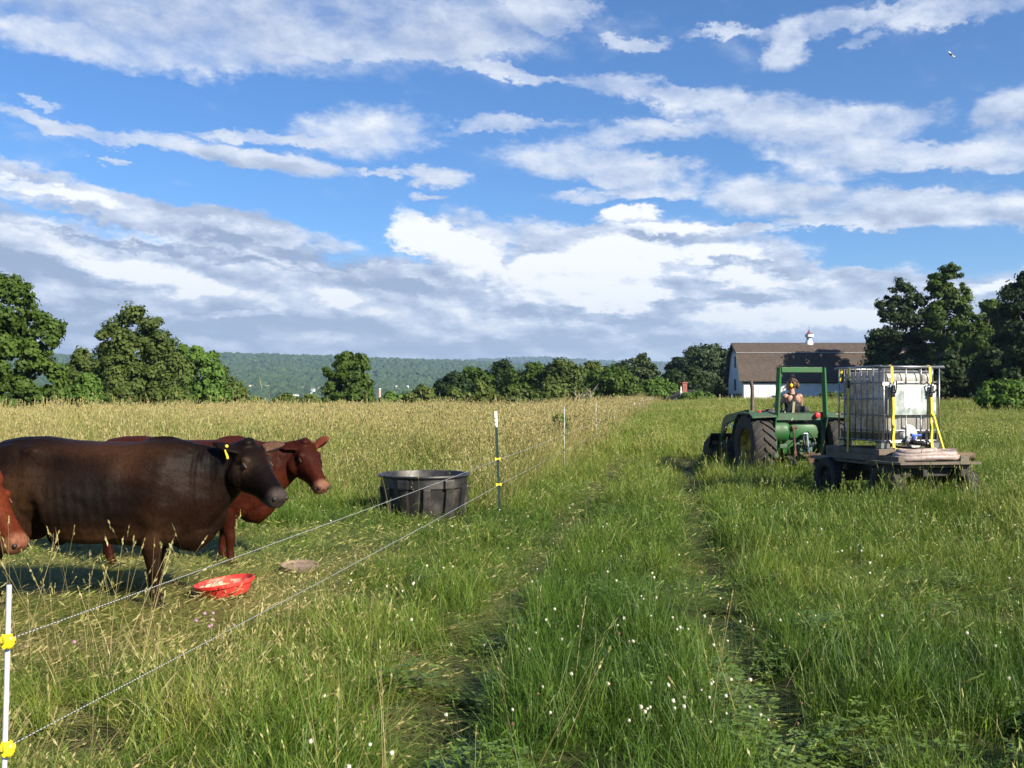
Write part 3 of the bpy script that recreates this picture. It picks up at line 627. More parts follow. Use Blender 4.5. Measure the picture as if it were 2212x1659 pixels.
# ---------------------------------------------------------------- air
def haze():
    b = MB(); b.box((0, 0, 180), (26000, 26000, 500)); o = b.build('haze', None, None); tag(o, 'thin summer haze over the valley', None, None, 'stuff')
    m = bpy.data.materials.new('haze'); m.use_nodes = True; nt = m.node_tree; nt.nodes.clear(); out = nd(nt, 'ShaderNodeOutputMaterial')
    v = nd(nt, 'ShaderNodeVolumePrincipled', {'Color': (.52, .72, 1.0, 1), 'Density': 0.000105, 'Anisotropy': .2}); nt.links.new(v.outputs[0], out.inputs['Volume']); o.data.materials.append(m)
haze()

# ---------------------------------------------------------------- grass
def grass_mat():
    m = bpy.data.materials.new('grass_blades'); m.use_nodes = True; nt = m.node_tree; b = nt.nodes['Principled BSDF']
    tone = nd(nt, 'ShaderNodeAttribute', attribute_name='tone').outputs['Fac']; dry = nd(nt, 'ShaderNodeAttribute', attribute_name='dry').outputs['Fac']
    idr = nd(nt, 'ShaderNodeAttribute', attribute_name='drytint', attribute_type='INSTANCER').outputs['Fac']
    ihu = nd(nt, 'ShaderNodeAttribute', attribute_name='hue', attribute_type='INSTANCER').outputs['Fac']
    f = mth(nt, 'ADD', mth(nt, 'MULTIPLY', tone, .42), mth(nt, 'MULTIPLY', ihu, .78), clamp=True)
    r = nd(nt, 'ShaderNodeValToRGB', {0: f}); cr = r.color_ramp
    cr.elements[0].position = 0; cr.elements[0].color = (.020, .054, .006, 1); cr.elements[1].position = 1; cr.elements[1].color = (.25, .275, .055, 1)
    e = cr.elements.new(.45); e.color = (.072, .138, .013, 1); e = cr.elements.new(.75); e.color = (.146, .200, .026, 1)
    straw = mixc(nt, tone, (.21, .165, .065), (.38, .32, .15))
    # a blade is dry when its own dryness plus the spot's dryness passes a threshold
    d = mapr(nt, mth(nt, 'ADD', dry, idr), .62, 1.02)
    c = mixc(nt, d, r.outputs[0], straw)
    nt.links.new(c, b.inputs['Base Color']); b.inputs['Roughness'].default_value = .5; b.inputs['Specular IOR Level'].default_value = .30
    tr = nd(nt, 'ShaderNodeBsdfTranslucent'); nt.links.new(mixc(nt, 1.0, c, (1.15, 1.2, .6), 'MULTIPLY'), tr.inputs[0])
    mx = nd(nt, 'ShaderNodeMixShader', {0: .20}); nt.links.new(b.outputs[0], mx.inputs[1]); nt.links.new(tr.outputs[0], mx.inputs[2])
    nt.links.new(mx.outputs[0], nt.nodes['Material Output'].inputs[0]); return m
M_grass = grass_mat()

def tuft(name, n, rad, h0, h1, w, lean, curl, seed, seg=3, seedfrac=0.0, head=.09, headw=.006, lying=False, drymean=.25, stemw=.0016):
    """unlinked mesh of n blades, some of them seed stalks; sizes in metres"""
    rng = np.random.default_rng(seed); VV, FF, TO, DR = [], [], [], []; base = 0
    for i in range(n):
        a = rng.uniform(0, 6.283); rr = rad * math.sqrt(rng.random()); x0, y0 = rr * math.cos(a), rr * math.sin(a)
        stalk = rng.random() < seedfrac
        h = rng.uniform(h0, h1) * (1.25 if stalk else 1.0)
        if lying: th = rng.normal(0, .75); el0 = rng.uniform(.05, .55)
        else: th = rng.uniform(0, 6.283); el0 = math.pi / 2 - abs(rng.normal(0, lean)) * (.55 if stalk else 1)
        d = np.array([math.cos(th), math.sin(th), 0]); k = curl * rng.uniform(.3, 1.5) * (.4 if stalk else 1); S = seg + (1 if stalk else 0)
        p = np.array([x0, y0, -.01]); pts = [p]; e = el0
        for j in range(S):
            p = p + (d * math.cos(e) + np.array([0, 0, 1]) * math.sin(e)) * h / S; pts.append(p); e = max(e - k / S * 2.0, -.35 if not lying else -.12)
        if lying:
            for q in pts: q[2] = max(q[2], .012 + .02 * rng.random())
        side = np.array([-math.sin(th), math.cos(th), 0]); tw = rng.uniform(-1.1, 1.1); side = side * math.cos(tw) + d * math.sin(tw) * .9
        ww = (stemw if stalk else w * rng.uniform(.55, 1.25)); tone = rng.random(); dr = np.clip(rng.normal(drymean, .22), 0, 1)
        V = []
        for j, q in enumerate(pts):
            t = j / S; wj = ww * ((1 - t ** 2.2) if not stalk else 1 - .5 * t) * .5 + .0002
            V += [q - side * wj, q + side * wj]
        nv = len(V); VV += V; FF += [(base + 2 * j, base + 2 * j + 1, base + 2 * j + 3, base + 2 * j + 2) for j in range(S)]
        TO += [tone] * nv; DR += [dr + (.18 if stalk else 0)] * nv; base += nv
        if stalk:                       # a spike or loose panicle: crossed spindle quads up the last part of the stem
            tip = pts[-1]; dv = pts[-1] - pts[-2]; dv = dv / np.linalg.norm(dv); hl = head * rng.uniform(.7, 1.3); m = 5
            for q in range(m):
                c = tip - dv * hl * (1 - (q + .5) / m) + rng.normal(0, headw * .35, 3); s2 = rng.normal(0, 1, 3); s2 -= dv * s2.dot(dv); s2 /= np.linalg.norm(s2)
                wd = headw * rng.uniform(.6, 1.2); ax = dv * hl / m * 1.0
                VV += [c - ax, c + s2 * wd, c + ax, c - s2 * wd]; FF.append((base, base + 1, base + 2, base + 3)); TO += [.35 + .6 * rng.random()] * 4; DR += [.46 + .25 * rng.random()] * 4; base += 4
    return np_mesh(name, np.array(VV), np.array(FF), M_grass, {'tone': ('FLOAT', np.array(TO, np.float32)), 'dry': ('FLOAT', np.array(DR, np.float32))}, link=False)

def band_points(y0, y1, dens, rng, wide=.60, pad=1.2):
    A = lambda y: wide * y * y + 2 * pad * y
    n = int((A(y1) - A(y0)) * dens); y = rng.uniform(y0, y1, n * 2); keep = rng.random(n * 2) < (wide * y + pad) / (wide * y1 + pad); y = y[keep][:n]
    x = rng.uniform(-1, 1, len(y)) * (wide * y + pad); return x, y

def zones(x, y):
    fx = fence_x(y); left = sstep(.10, -.25, x - fx)                # 1 left of the wire
    pad_edge = 13.6 + .7 * wob(x, y, 3.0, 4)
    paddock = sstep(.0, -.9, x - fx + .15 * wob(x, y, 1.5)) * sstep(4.9, 5.7, y + .35 * wob(x, y, 2.0, 2)) * sstep(pad_edge + .5, pad_edge - .3, y)
    paddock = paddock * (1 - .9 * ((x > -3.6) & (x < -.4) & (y > 11.2)))
    tall = left * sstep(13.0, 18.0, y + 1.0 * wob(x, y, 2.5, 6) + .5 * wob(x, y, .8, 1))
    return left, paddock, tall

HID = [(-1.22, 12.9, .60)]
HOLLOWS = [(4.4, 23.8, .9), (3.9, 21.5, .6), (1.03, 12.6, .42), (7.3, 14.6, .7), (-.16, 5.6, .30), (-.42, 4.7, .26), (1.55, 5.1, .32), (.35, 3.9, .30), (2.3, 9.3, .35), (2.0, 4.1, .30), (1.35, 7.0, .28), (-1.1, 7.6, .3), (-2.0, 4.2, .2), (3.6, 6.6, .35), (.9, 9.2, .3), (5.2, 10.8, .4)]
def build_grass():
    rng = np.random.default_rng(3)
    near = [tuft('grass_tuft', 40, .085, .09, .27, .0036, .50, .75, 100 + i, 4, .015, .05, .004, drymean=.10) for i in range(6)]
    stemmy = [tuft('grass_tuft', 34, .09, .14, .34, .0036, .46, .65, 110 + i, 4, .09, .07, .0042, drymean=.20) for i in range(4)]
    flat = [tuft('grass_tuft', 34, .10, .14, .36, .0036, 1.2, .35, 120 + i, 3, .06, .07, .004, lying=True, drymean=.40) for i in range(5)]
    mid = [tuft('grass_tuft', 46, .17, .16, .38, .0055, .44, .65, 130 + i, 3, .04, .075, .006, drymean=.20, stemw=.003) for i in range(5)]
    tallg = [tuft('grass_tuft', 34, .17, .45, .80, .0060, .20, .35, 140 + i, 4, .28, .12, .008, drymean=.34, stemw=.0028) for i in range(5)]
    farm = [tuft('grass_tuft', 60, .42, .20, .44, .013, .30, .45, 150 + i, 3, .04, .08, .012, drymean=.24, stemw=.007) for i in range(4)]
    fart = [tuft('grass_tuft', 50, .42, .45, .80, .014, .20, .32, 160 + i, 3, .28, .12, .014, drymean=.36, stemw=.006) for i in range(4)]
    V = near + stemmy + flat + mid + tallg + farm + fart
    o_near, o_stem, o_flat, o_mid, o_tall, o_fm, o_ft = 0, 6, 10, 15, 20, 25, 29
    PX, PY, IX, SC, SZ, RT, LN, DT, HU = [], [], [], [], [], [], [], [], []
    def put(x, y, ix, s, sz, dry, hue, lean=.0, rz=None, lean_dir=None):
        n = len(x)
        PX.append(x); PY.append(y); IX.append(ix); SC.append(s); SZ.append(sz); RT.append(rng.uniform(0, 6.283, n) if rz is None else rz); LN.append(np.zeros(n) + lean if np.ndim(lean) == 0 else lean); DT.append(dry); HU.append(hue)
    for bi, (y0, y1, dens) in enumerate([(.9, 5.5, 260), (5.5, 9.5, 175), (9.5, 16, 105), (16, 26, 48), (26, 46, 16), (46, 88, 5.5), (88, 150, 2.6)]):
        x, y = band_points(y0, y1, dens, rng, .60, 1.2 if y0 < 20 else 4)
        n = len(x); left, padk, tall = zones(x, y); tr = tracks(x, y)
        big = wob(x, y, 1.1, 0); med = wob(x, y, .45, 5); huge = wob(x, y, 5.0, 8); pit = wob(x, y, .8, 9)
        u = rng.random(n)
        dry = .13 + .13 * huge + .13 * big + .07 * pit + .11 * tall + .05 * left * (1 - padk) + .10 * np.exp(-((x - fence_x(y)) / .9) ** 2) + .06 * sstep(15, 60, y)
        hue = .40 + .26 * huge + .22 * med + .20 * big + .10 * tall + .22 * sstep(8, 40, y)
        lush = np.exp(-((x - np.interp(y, [3, 5, 8, 14], [.25, .45, .7, .9])) / np.interp(y, [3, 5, 9], [.55, .75, .6])) ** 2) * sstep(11, 6, y) + .8 * np.exp(-(((x - 2.4) / .8) ** 2 + ((y - 5.2) / 1.2) ** 2)) + .7 * np.exp(-(((x + 1.0) / .35) ** 2 + ((y - 4.1) / .5) ** 2)); hue = hue - .36 * lush; dry = dry - .16 * lush
        h = (1 + .55 * big + .36 * med + .18 * wob(x, y, 2.3, 11)) * (1 + .50 * lush)
        fl = wob(x, y, 2.4, 3) * 2.2 + wob(x, y, .9, 7) * 1.2       # flow direction of lodged grass
        if y1 <= 26:
            keep = ~((rng.random(n) < tr * .80) & (y < 40)) & ~((pit < -.55) & (rng.random(n) < .55) & (padk < .5) & (tall < .5))
            for hx, hy, hr in HID: keep &= np.hypot(x - hx, y - hy) > hr
            for hx, hy, hr in HOLLOWS:
                dd = np.hypot((x - hx) * .8, y - hy) / hr; keep &= ~((dd < 1.25) & (rng.random(n) < .93)); hd2 = np.hypot((x - hx - hr * 1.2) * .8, y - hy + hr * 1.0) / hr; h = h * (1 + .45 * np.exp(-hd2 ** 2))
            h = h * (1 - .55 * np.exp(-(((x + 1.2) / 1.1) ** 2 + ((y - 11.9) / .9) ** 2) ** 2)) * (1 - .35 * np.exp(-(((x - .2) / 1.6) ** 2 + ((y - 11.5) / 3) ** 2) ** 2))
            h = h * np.where(tall > 0, .62 + .38 * tall, 1) * (1 + .95 * np.exp(-(((x - 5.9) / 1.4) ** 2 + ((y - 12.6) / .7) ** 2)) + .8 * np.exp(-(((x - 5.3) / 1.4) ** 2 + ((y - 17.9) / .6) ** 2)))
            tsh = tracks(x - .33, y) * sstep(14, 9, y); h = h * (1 + .45 * tsh); tr = np.maximum(tr, 0)
            isflat = (rng.random(n) < padk * .86 + (1 - padk) * (1 - tall) * (.22 + .25 * (big < -.3) + .35 * tr))
            istall = (rng.random(n) < tall) & ~isflat
            if y1 <= 9.5: up = np.where(u < .07 + .12 * left * (1 - padk) + .12 * (huge > .2), rng.integers(0, 4, n) + o_stem, rng.integers(0, 6, n) + o_near)
            else: up = rng.integers(0, 5, n) + o_mid
            ix = np.where(isflat, rng.integers(0, 5, n) + o_flat, np.where(istall, rng.integers(0, 5, n) + o_tall, up))
            s = np.where(isflat, rng.uniform(.8, 1.5, n) * (1.3 if y0 > 9 else 1), rng.uniform(.75, 1.2, n))
            sz = np.where(isflat, rng.uniform(.6, 1.3, n), h * rng.uniform(.8, 1.15, n) * np.where((y > 9) & ~istall, .85, 1) * (1 - .66 * tr * (y < 40)) * np.where(padk > .5, .34, 1) * np.where((y < 9.5), .96 - .16 * left * (y > 4.2), 1))
            rz = np.where(isflat, fl + rng.normal(0, .45, n), rng.uniform(0, 6.283, n))
            lean = np.where(isflat, 0, np.abs(rng.normal(0, .20, n)) + .22 * (med > .3))
            dry = dry + np.where(isflat, .10 + .05 * padk, 0); hue = hue + np.where(isflat, .16 + .30 * padk, 0)
            k = keep; put(x[k], y[k], ix[k], s[k], s[k] * sz[k], dry[k], hue[k], lean[k], rz[k])
        else:
            istall = rng.random(n) < tall; ix = np.where(istall, rng.integers(0, 4, n) + o_ft, rng.integers(0, 4, n) + o_fm)
            s = rng.uniform(.8, 1.3, n) * (1 if y0 < 40 else 1.5)
            sz = h * rng.uniform(.8, 1.15, n) * np.where(istall, .92, 1.0 - .4 * tr * (y < 60))
            put(x, y, ix, s, sz, dry, hue, np.abs(rng.normal(0, .10, n)))
    # a thin skirt of the same grass beyond the picture's edges
    x = rng.uniform(-30, 30, 9000); y = rng.uniform(-8, 40, 9000); k = (np.abs(x) > .6 * np.maximum(y, 0) + 1.5); x, y = x[k], y[k]; n = len(x)
    put(x, y, rng.integers(0, 4, n) + o_fm, rng.uniform(.6, 1.0, n), rng.uniform(.5, .9, n), np.full(n, .2), np.full(n, .45))
    c = np.concatenate; x, y = c(PX), c(PY); n = len(x); s, sz = c(SC), c(SZ)
    lz, la = c(LN), rng.uniform(0, 6.283, n)
    rot = np.stack([lz * np.cos(la), lz * np.sin(la), c(RT)], 1)
    scatter('grass', 'long meadow grass, green near the tracks and straw coloured with seed heads beyond the fence', np.stack([x, y, gz(x, y)], 1), rot,
            np.stack([s, s, sz], 1), c(IX), V, extra={'drytint': c(DT), 'hue': c(HU)})
    print('grass tufts', n)
build_grass()

# clover: low trefoil leaves with white flower heads
def clover():
    rng = np.random.default_rng(9)
    m = bpy.data.materials.new('clover_leaf'); m.use_nodes = True; b = m.node_tree.nodes['Principled BSDF']; nt = m.node_tree
    ir = nd(nt, 'ShaderNodeObjectInfo').outputs['Random']; nt.links.new(mixc(nt, ir, (.060, .105, .012), (.120, .185, .022)), b.inputs['Base Color']); b.inputs['Roughness'].default_value = .5
    V, Q = [], []; 
    for i in range(16):
        a = rng.uniform(0, 6.28); r = .085 * math.sqrt(rng.random()); c0 = np.array([r * math.cos(a), r * math.sin(a), rng.uniform(.05, .15)])
        for k in range(3):
            t = a + k * 2.094; d = np.array([math.cos(t), math.sin(t), rng.uniform(-.1, .35)]); sd = np.array([-math.sin(t), math.cos(t), 0]); L = rng.uniform(.011, .017)
            n0 = len(V); V += [c0, c0 + d * L * .7 - sd * L * .6, c0 + d * L * 1.3, c0 + d * L * .7 + sd * L * .6]; Q.append((n0, n0 + 1, n0 + 2, n0 + 3))
    leafp = np_mesh('clover_leaves', np.array(V), np.array(Q), m, link=False)
    n = 2200; y = rng.uniform(2.6, 8, n); x = rng.uniform(-.1, .56, n) * (y * 1.0 + 1)
    hol = np.zeros(n, bool)
    for hx, hy, hr in HOLLOWS: hol |= np.hypot((x - hx) * .8, y - hy) < hr
    w = ~hol & ((tracks(x, y) > .3) & (x > .8) & (y < 5.6) | (wob(x, y, .9, 4) > .45)) & (wob(x, y, .35, 8) > -.4); x, y = x[w], y[w]; n = len(x)
    scatter('clover', 'low clover leaves in the wheel tracks', np.stack([x, y, gz(x, y)], 1), np.stack([np.zeros(n), np.zeros(n), rng.uniform(0, 6.28, n)], 1), np.repeat(rng.uniform(.8, 1.5, (n, 1)), 3, 1), np.zeros(n), [leafp])
    mw = mat('clover_petals', (.56, .56, .46), .7, col2=(.50, .42, .30), scale=60); mp = mat('pink_clover_petals', (.36, .20, .27), .7)
    mst = mat('clover_stem', (.08, .13, .03), .7)
    def head(nm, mt, r):
        b = MB(); b.ball((0, 0, .0), (r, r, r * .85), 8, 5)
        for k in range(26):
            u = Vector((rng.normal(), rng.normal(), rng.normal() + .3)).normalized(); b.tube([u * r * .6, u * r * 1.25], [r * .2, r * .1], 4)
        o = b.build(nm, mt, None, smooth=2); n0 = len(o.data.polygons); C.objects.unlink(o)
        o.data.materials.append(mst); me = o.data; bm = bmesh.new(); bm.from_mesh(me)
        vs = [bm.verts.new((x, y, z)) for z, s in ((0, .0016), (-.28, .0016)) for x, y in ((s, 0), (-s * .5, s), (-s * .5, -s))]
        for k in range(3):
            f = bm.faces.new((vs[k], vs[(k + 1) % 3], vs[3 + (k + 1) % 3], vs[3 + k])); f.material_index = 1
        bm.to_mesh(me); bm.free(); return o
    hw = head('clover_head', mw, .0088); hb = head('spent_clover_head', mat('spent_clover', (.13, .085, .045), .9), .0085)
    n = 470; y = rng.uniform(2.5, 13, n) ** 1.0; x = rng.uniform(-.22, .58, n) * y
    k = (wob(x, y, 1.3, 2) + .4 * wob(x, y, .5, 6) > .02); x, y = x[k], y[k]
    y2 = rng.uniform(4.0, 6.0, 50); x2 = rng.uniform(.0, .26, 50) * y2; x, y = np.append(x, x2), np.append(y, y2); n = len(x)
    scatter('white_clover', 'white clover flower heads dotted through the green grass', np.stack([x, y, gz(x, y) + rng.uniform(.16, .30, n)], 1), np.stack([rng.normal(0, .2, n), rng.normal(0, .2, n), rng.uniform(0, 6, n)], 1),
            np.repeat(rng.uniform(.55, 1.1, (n, 1)), 3, 1), (rng.random(n) < .35).astype(int), [hw, hb])
    hp = head('red_clover_head', mp, .010); c0 = W(455, 1365, 5.75)
    x = c0.x + rng.normal(0, .08, 7); y = c0.y + rng.normal(0, .10, 7); x = np.append(x, [W(160, 1378, 5.2).x]); y = np.append(y, [5.2]); n = len(x)
    scatter('pink_clover', 'small patch of pink clover below the red pan', np.stack([x, y, gz(x, y) + rng.uniform(.18, .27, n)], 1), np.zeros((n, 3)), np.repeat(rng.uniform(.8, 1.15, (n, 1)), 3, 1), np.zeros(n), [hp])
clover()

# tall seeding stalks standing before the dark cow's legs
def stalks():
    rng = np.random.default_rng(21); V = [tuft('seed_stalk', 2, .05, .42, .72, .004, .26, .35, 300 + i, 5, .8, .07, .0052, drymean=.55, stemw=.0026) for i in range(6)]
    n = 70; xd = rng.uniform(20, 520, n) ** 1.0; y = rng.uniform(4.7, 5.6, n); x = (xd - 1106) / F * y; kk = rng.random(n) < np.where(xd < 330, 1, .25); x, y = x[kk], y[kk]
    x2 = (np.array([790, 815, 840, 760, 870, 905, 930, 780, 850]) - 1106) / F * 11.6; y2 = np.full(9, 11.6) + rng.uniform(-.3, .2, 9)
    x, y = np.append(x, x2), np.append(y, y2)
    for r in range(3):
        xx = (rng.uniform(60, 2150, 22) - 1106) / F; yy = rng.uniform(3.4, 6, 22); x = np.append(x, xx * yy); y = np.append(y, yy)
    n = len(x)
    scatter('seed_stalks', 'tall dry timothy and fescue stalks standing singly above the grass', np.stack([x, y, gz(x, y)], 1), np.stack([rng.normal(0, .16, n), rng.normal(0, .16, n), rng.uniform(0, 6, n)], 1),
            np.repeat(rng.uniform(.7, 1.25, (n, 1)), 3, 1) * np.where(np.arange(n) < n - 66, 1, .75)[:, None], rng.integers(0, 6, n), V, extra={'drytint': rng.uniform(.2, .6, n), 'hue': rng.uniform(.4, .9, n)})
stalks()

# ---------------------------------------------------------------- cows
def remesh(mb, voxel, it=3, fac=.6):
    me = bpy.data.meshes.new('t'); me.from_pydata(mb.v, [], mb.f); me.update()
    bm = bmesh.new(); bm.from_mesh(me); bmesh.ops.recalc_face_normals(bm, faces=bm.faces); bm.to_mesh(me); bm.free()
    o = bpy.data.objects.new('t', me); C.objects.link(o)
    m = o.modifiers.new('r', 'REMESH'); m.mode = 'VOXEL'; m.voxel_size = voxel
    s = o.modifiers.new('s', 'SMOOTH'); s.iterations = it; s.factor = fac
    dg = bpy.context.evaluated_depsgraph_get(); dg.update(); out = bpy.data.meshes.new_from_object(o.evaluated_get(dg), depsgraph=dg)
    bpy.data.objects.remove(o); return out
def ell(c, a, b, ra, rbu, rbd, n=20, p=1.0):
    """ring: centre c, side vector a, up vector b, half width ra, up/down radii"""
    out = []
    for k in range(n):
        t = 2 * math.pi * k / n; ct, st = math.cos(t), math.sin(t)
        ct = math.copysign(abs(ct) ** p, ct); st = math.copysign(abs(st) ** p, st)
        out.append(Vector(c) + Vector(a) * ra * ct + Vector(b) * (rbu if st > 0 else rbd) * st)
    return out
def coat_mat():
    m = bpy.data.materials.new('cow_coat'); m.use_nodes = True; nt = m.node_tree; b = nt.nodes['Principled BSDF']
    at = nd(nt, 'ShaderNodeAttribute', attribute_name='coat'); tc = nd(nt, 'ShaderNodeTexCoord')
    mp = nd(nt, 'ShaderNodeMapping', {'Vector': tc.outputs['Object'], 'Scale': (1, 1, .45)})
    n1 = noise_n(nt, mp.outputs[0], 55, 6, .7)
    c = mixc(nt, mapr(nt, n1.outputs[0], .3, .7), mixc(nt, 1.0, at.outputs['Color'], (.72, .70, .70), 'MULTIPLY'), mixc(nt, 1.0, at.outputs['Color'], (1.32, 1.3, 1.28), 'MULTIPLY'))
    nt.links.new(c, b.inputs['Base Color']); b.inputs['Roughness'].default_value = .50; b.inputs['Specular IOR Level'].default_value = .07
    b.inputs['Sheen Weight'].default_value = .0; b.inputs['Sheen Roughness'].default_value = .4
    # loose vertical folds on the neck, fine hair elsewhere
    fold = nd(nt, 'ShaderNodeAttribute', attribute_name='fold').outputs['Fac']
    wv = nd(nt, 'ShaderNodeTexWave', {'Vector': tc.outputs['Object'], 'Scale': 9.0, 'Distortion': 5.0, 'Detail': 3, 'Detail Scale': .9}, bands_direction='X')
    n2 = noise_n(nt, mp.outputs[0], 130, 3, .6); n3 = noise_n(nt, tc.outputs['Object'], 9, 3, .5)
    h = mth(nt, 'ADD', mth(nt, 'MULTIPLY', mth(nt, 'MULTIPLY', wv.outputs[1], fold), .07), mth(nt, 'ADD', mth(nt, 'MULTIPLY', n2.outputs[0], .22), mth(nt, 'MULTIPLY', n3.outputs[0], 1.1)))
    bp = nd(nt, 'ShaderNodeBump', {'Strength': .75, 'Distance': .014, 'Height': h}); nt.links.new(bp.outputs[0], b.inputs['Normal']); return m
M_coat = coat_mat()
M_eye = mat('cow_eye', (.010, .007, .005), .25, spec=.5); M_nostril = mat('nostril_inside', (.010, .006, .005), .6)
M_tag = mat('yellow_tag', (.75, .58, .04), .45)

def cow(label, pos, rz, coat, dark, poll, pitch, yaw, drop=0.0, muz=(.06, .05, .048), scale=1.0, seed=1, hs=1.0, ears=None, patches=None, group=None, tagged=False, innerear=(.075, .040, .027), brow=None, legs=None):
    """x forward, z up; the head's poll, pitch and yaw (towards the cow's right) place the head"""
    mb = MB(); X, Yv, Z = Vector((1, 0, 0)), Vector((0, 1, 0)), Vector((0, 0, 1))
    st = [(-1.04, 1.20, 1.02, .07), (-1.00, 1.26, .86, .15), (-.92, 1.30, .72, .22), (-.78, 1.325, .63, .27), (-.6, 1.33, .60, .29), (-.4, 1.30, .56, .315), (-.15, 1.285, .50, .345), (.08, 1.285, .485, .34),
          (.25, 1.305, .49, .31), (.40, 1.31, .50, .275), (.52, 1.285, .53, .235), (.62, 1.24, .60, .18), (.70, 1.16, .70, .11)]
    rings = []
    for x, t, b, w in st:
        zc = b + (t - b) * .50; rings.append(ell((x, 0, zc), Yv, Z, w, t - zc, zc - b, 26, .88 if -.9 < x < .45 else 1))
    mb.loft(rings)
    # shoulder, hip, flank masses
    for s in (1, -1):
        mb.ball((.30, s * .17, .88), (.19, .13, .33), 16, 10, rot=(0, R(8), 0)); mb.ball((.36, s * .13, .70), (.16, .11, .20), 14, 8)
        mb.ball((-.78, s * .15, .98), (.24, .14, .30), 16, 10); mb.ball((-.80, s * .14, .76), (.20, .12, .26), 16, 10, rot=(0, R(-12), 0))
        mb.ball((-.62, s * .19, 1.20), (.12, .05, .06), 10, 6); mb.ball((-.2, s * .20, .78), (.42, .14, .26), 16, 10)
    mb.ball((.50, 0, .60), (.18, .13, .16), 14, 8); mb.ball((.30, 0, 1.24), (.2, .07, .09), 12, 8)
    mb.ball((-.52, 0, .56), (.09, .035, .085), 10, 6)
    # head frame
    cy, sy, cp, sp = math.cos(yaw), math.sin(yaw), math.cos(pitch), math.sin(pitch)
    u = Vector((cp * cy, -cp * sy, -sp)); nrm = Vector((sp * cy, -sp * sy, cp)); sd = Vector((sy, cy, 0)); P = Vector(poll)
    h = hs
    hst = [(-.05, -.03, .08, .060, .02), (-.02, .004, .13, .088, .0), (.04, .012, .225, .108, 0), (.11, .012, .285, .117, 0), (.17, .008, .300, .117, 0), (.23, .0, .275, .102, 0), (.30, -.004, .225, .082, 0), (.37, -.006, .180, .070, 0),
           (.43, -.008, .160, .070, 0), (.475, -.012, .150, .075, 0), (.51, -.024, .125, .067, 0), (.530, -.044, .085, .048, 0)]
    rings = []
    for t, to, dep, w, dy in hst:
        c = P + u * t * h + nrm * (to - dep / 2) * h; rings.append(ell(c, sd, nrm, w * h, dep / 2 * h, dep / 2 * h, 20, .82))
    mb.loft(rings)
    mb.ball(P + u * .01 * h - nrm * .012 * h, (.052 * h, .075 * h, .045 * h), 12, 8)                       # poll knob
    for s in (1, -1):
        mb.ball(P + u * .145 * h + sd * s * .088 * h + nrm * -.038 * h, .034 * h, 10, 8)                     # brow above the eye
        mb.ball(P + u * .16 * h + sd * s * .075 * h - nrm * .16 * h, (.10 * h, .055 * h, .10 * h), 12, 8)      # jowl
        mb.ball(P + u * .488 * h + sd * s * .040 * h - nrm * .052 * h, .031 * h, 10, 8)                      # nostril wing
    mb.loft([ell(P + u * t * h - nrm * d * h, sd, nrm, w * h, v * h, v * h, 14) for t, d, w, v in ((.25, .225, .05, .03), (.36, .175, .045, .030), (.45, .152, .046, .026), (.49, .144, .036, .018))])   # lower lip
    # neck: pairs of top and bottom points
    hb_top = P - u * .03 * h - nrm * .01 * h; hb_bot = P + u * .16 * h - nrm * .275 * h
    dr = lambda x, k=1.0: drop * float(sstep(.35, .95, x)) * k
    nk = [((.20, 0, 1.31), (.38, 0, .52), .235), ((.42, 0, 1.30), (.56, 0, .53), .205), ((.58, 0, 1.27 - dr(.58)), (.66, 0, .61 - dr(.66, .5)), .165), ((.72, 0, 1.24 - dr(.72)), (.74, 0, .71 - dr(.74, .7)), .135)]
    m1 = Vector(nk[-1][0]).lerp(hb_top, .55); m1.z += .005; m2 = Vector(nk[-1][1]).lerp(hb_bot, .6)
    nk += [(m1, m2, .115), (hb_top, hb_bot, .095)]
    rings = []
    for a, b, w in nk:
        a, b = Vector(a), Vector(b); c = (a + b) / 2; up = (a - b).normalized(); side = Yv if a.x < .75 else (Yv * .5 + sd * .5).normalized()
        rings.append(ell(c, side, up, w, (a - b).length / 2, (a - b).length / 2, 22, .92))
    mb.loft(rings)
    mb.loft([ell(c, Yv, Z, w, hgt, hgt, 12) for c, w, hgt in (((.42, 0, .50), .05, .05), ((.56, 0, .52), .042, .09), ((.68, 0, .62 - dr(.68, .5)), .035, .09), ((.78, 0, .73 - dr(.78, .8)), .028, .06))])   # dewlap
    # legs
    lg = legs or [(.0, .0), (-.10, .0), (.0, .0), (-.16, 0)]
    for i, s in enumerate((-1, 1)):
        dx, spx = lg[i]
        f = [(.28, .86, .13, .09), (.27, .66, .115, .085), (.265, .52, .088, .068), (.27, .40, .062, .052), (.285, .315, .053, .050), (.285, .27, .046, .044), (.28, .20, .036, .034), (.285, .13, .042, .040), (.30, .085, .036, .036), (.335, .05, .052, .048), (.35, .0, .058, .054)]
        mb.loft([ell((x + dx * sstep(.9, .1, z).item(), s * (.17 - .02 * (z < .5)), z), Yv, X, ry, rx, rx, 14) for x, z, rx, ry in f])
        dx, spx = lg[2 + i]
        f = [(-.78, 1.0, .20, .11), (-.80, .80, .19, .11), (-.78, .66, .15, .09), (-.82, .55, .10, .07), (-.90, .46, .068, .052), (-.945, .40, .058, .046), (-.935, .33, .045, .038), (-.925, .22, .038, .034), (-.915, .13, .044, .040), (-.895, .085, .038, .036), (-.865, .05, .052, .048), (-.85, .0, .058, .054)]
        mb.loft([ell((x + dx * sstep(.9, .1, z).item(), s * .16, z), Yv, X, ry, rx, rx, 14) for x, z, rx, ry in f])
    # tail
    mb.tube([(-1.0, 0, 1.24), (-1.09, 0, 1.16), (-1.10, .01, .9), (-1.09, .02, .55)], [.035, .030, .022, .018], 8); mb.ball((-1.09, .02, .42), (.03, .03, .14), 8, 8)
    # ears
    ears = ears or [(.75, -.25, .15), (-.75, -.25, .15)]
    earinfo = []
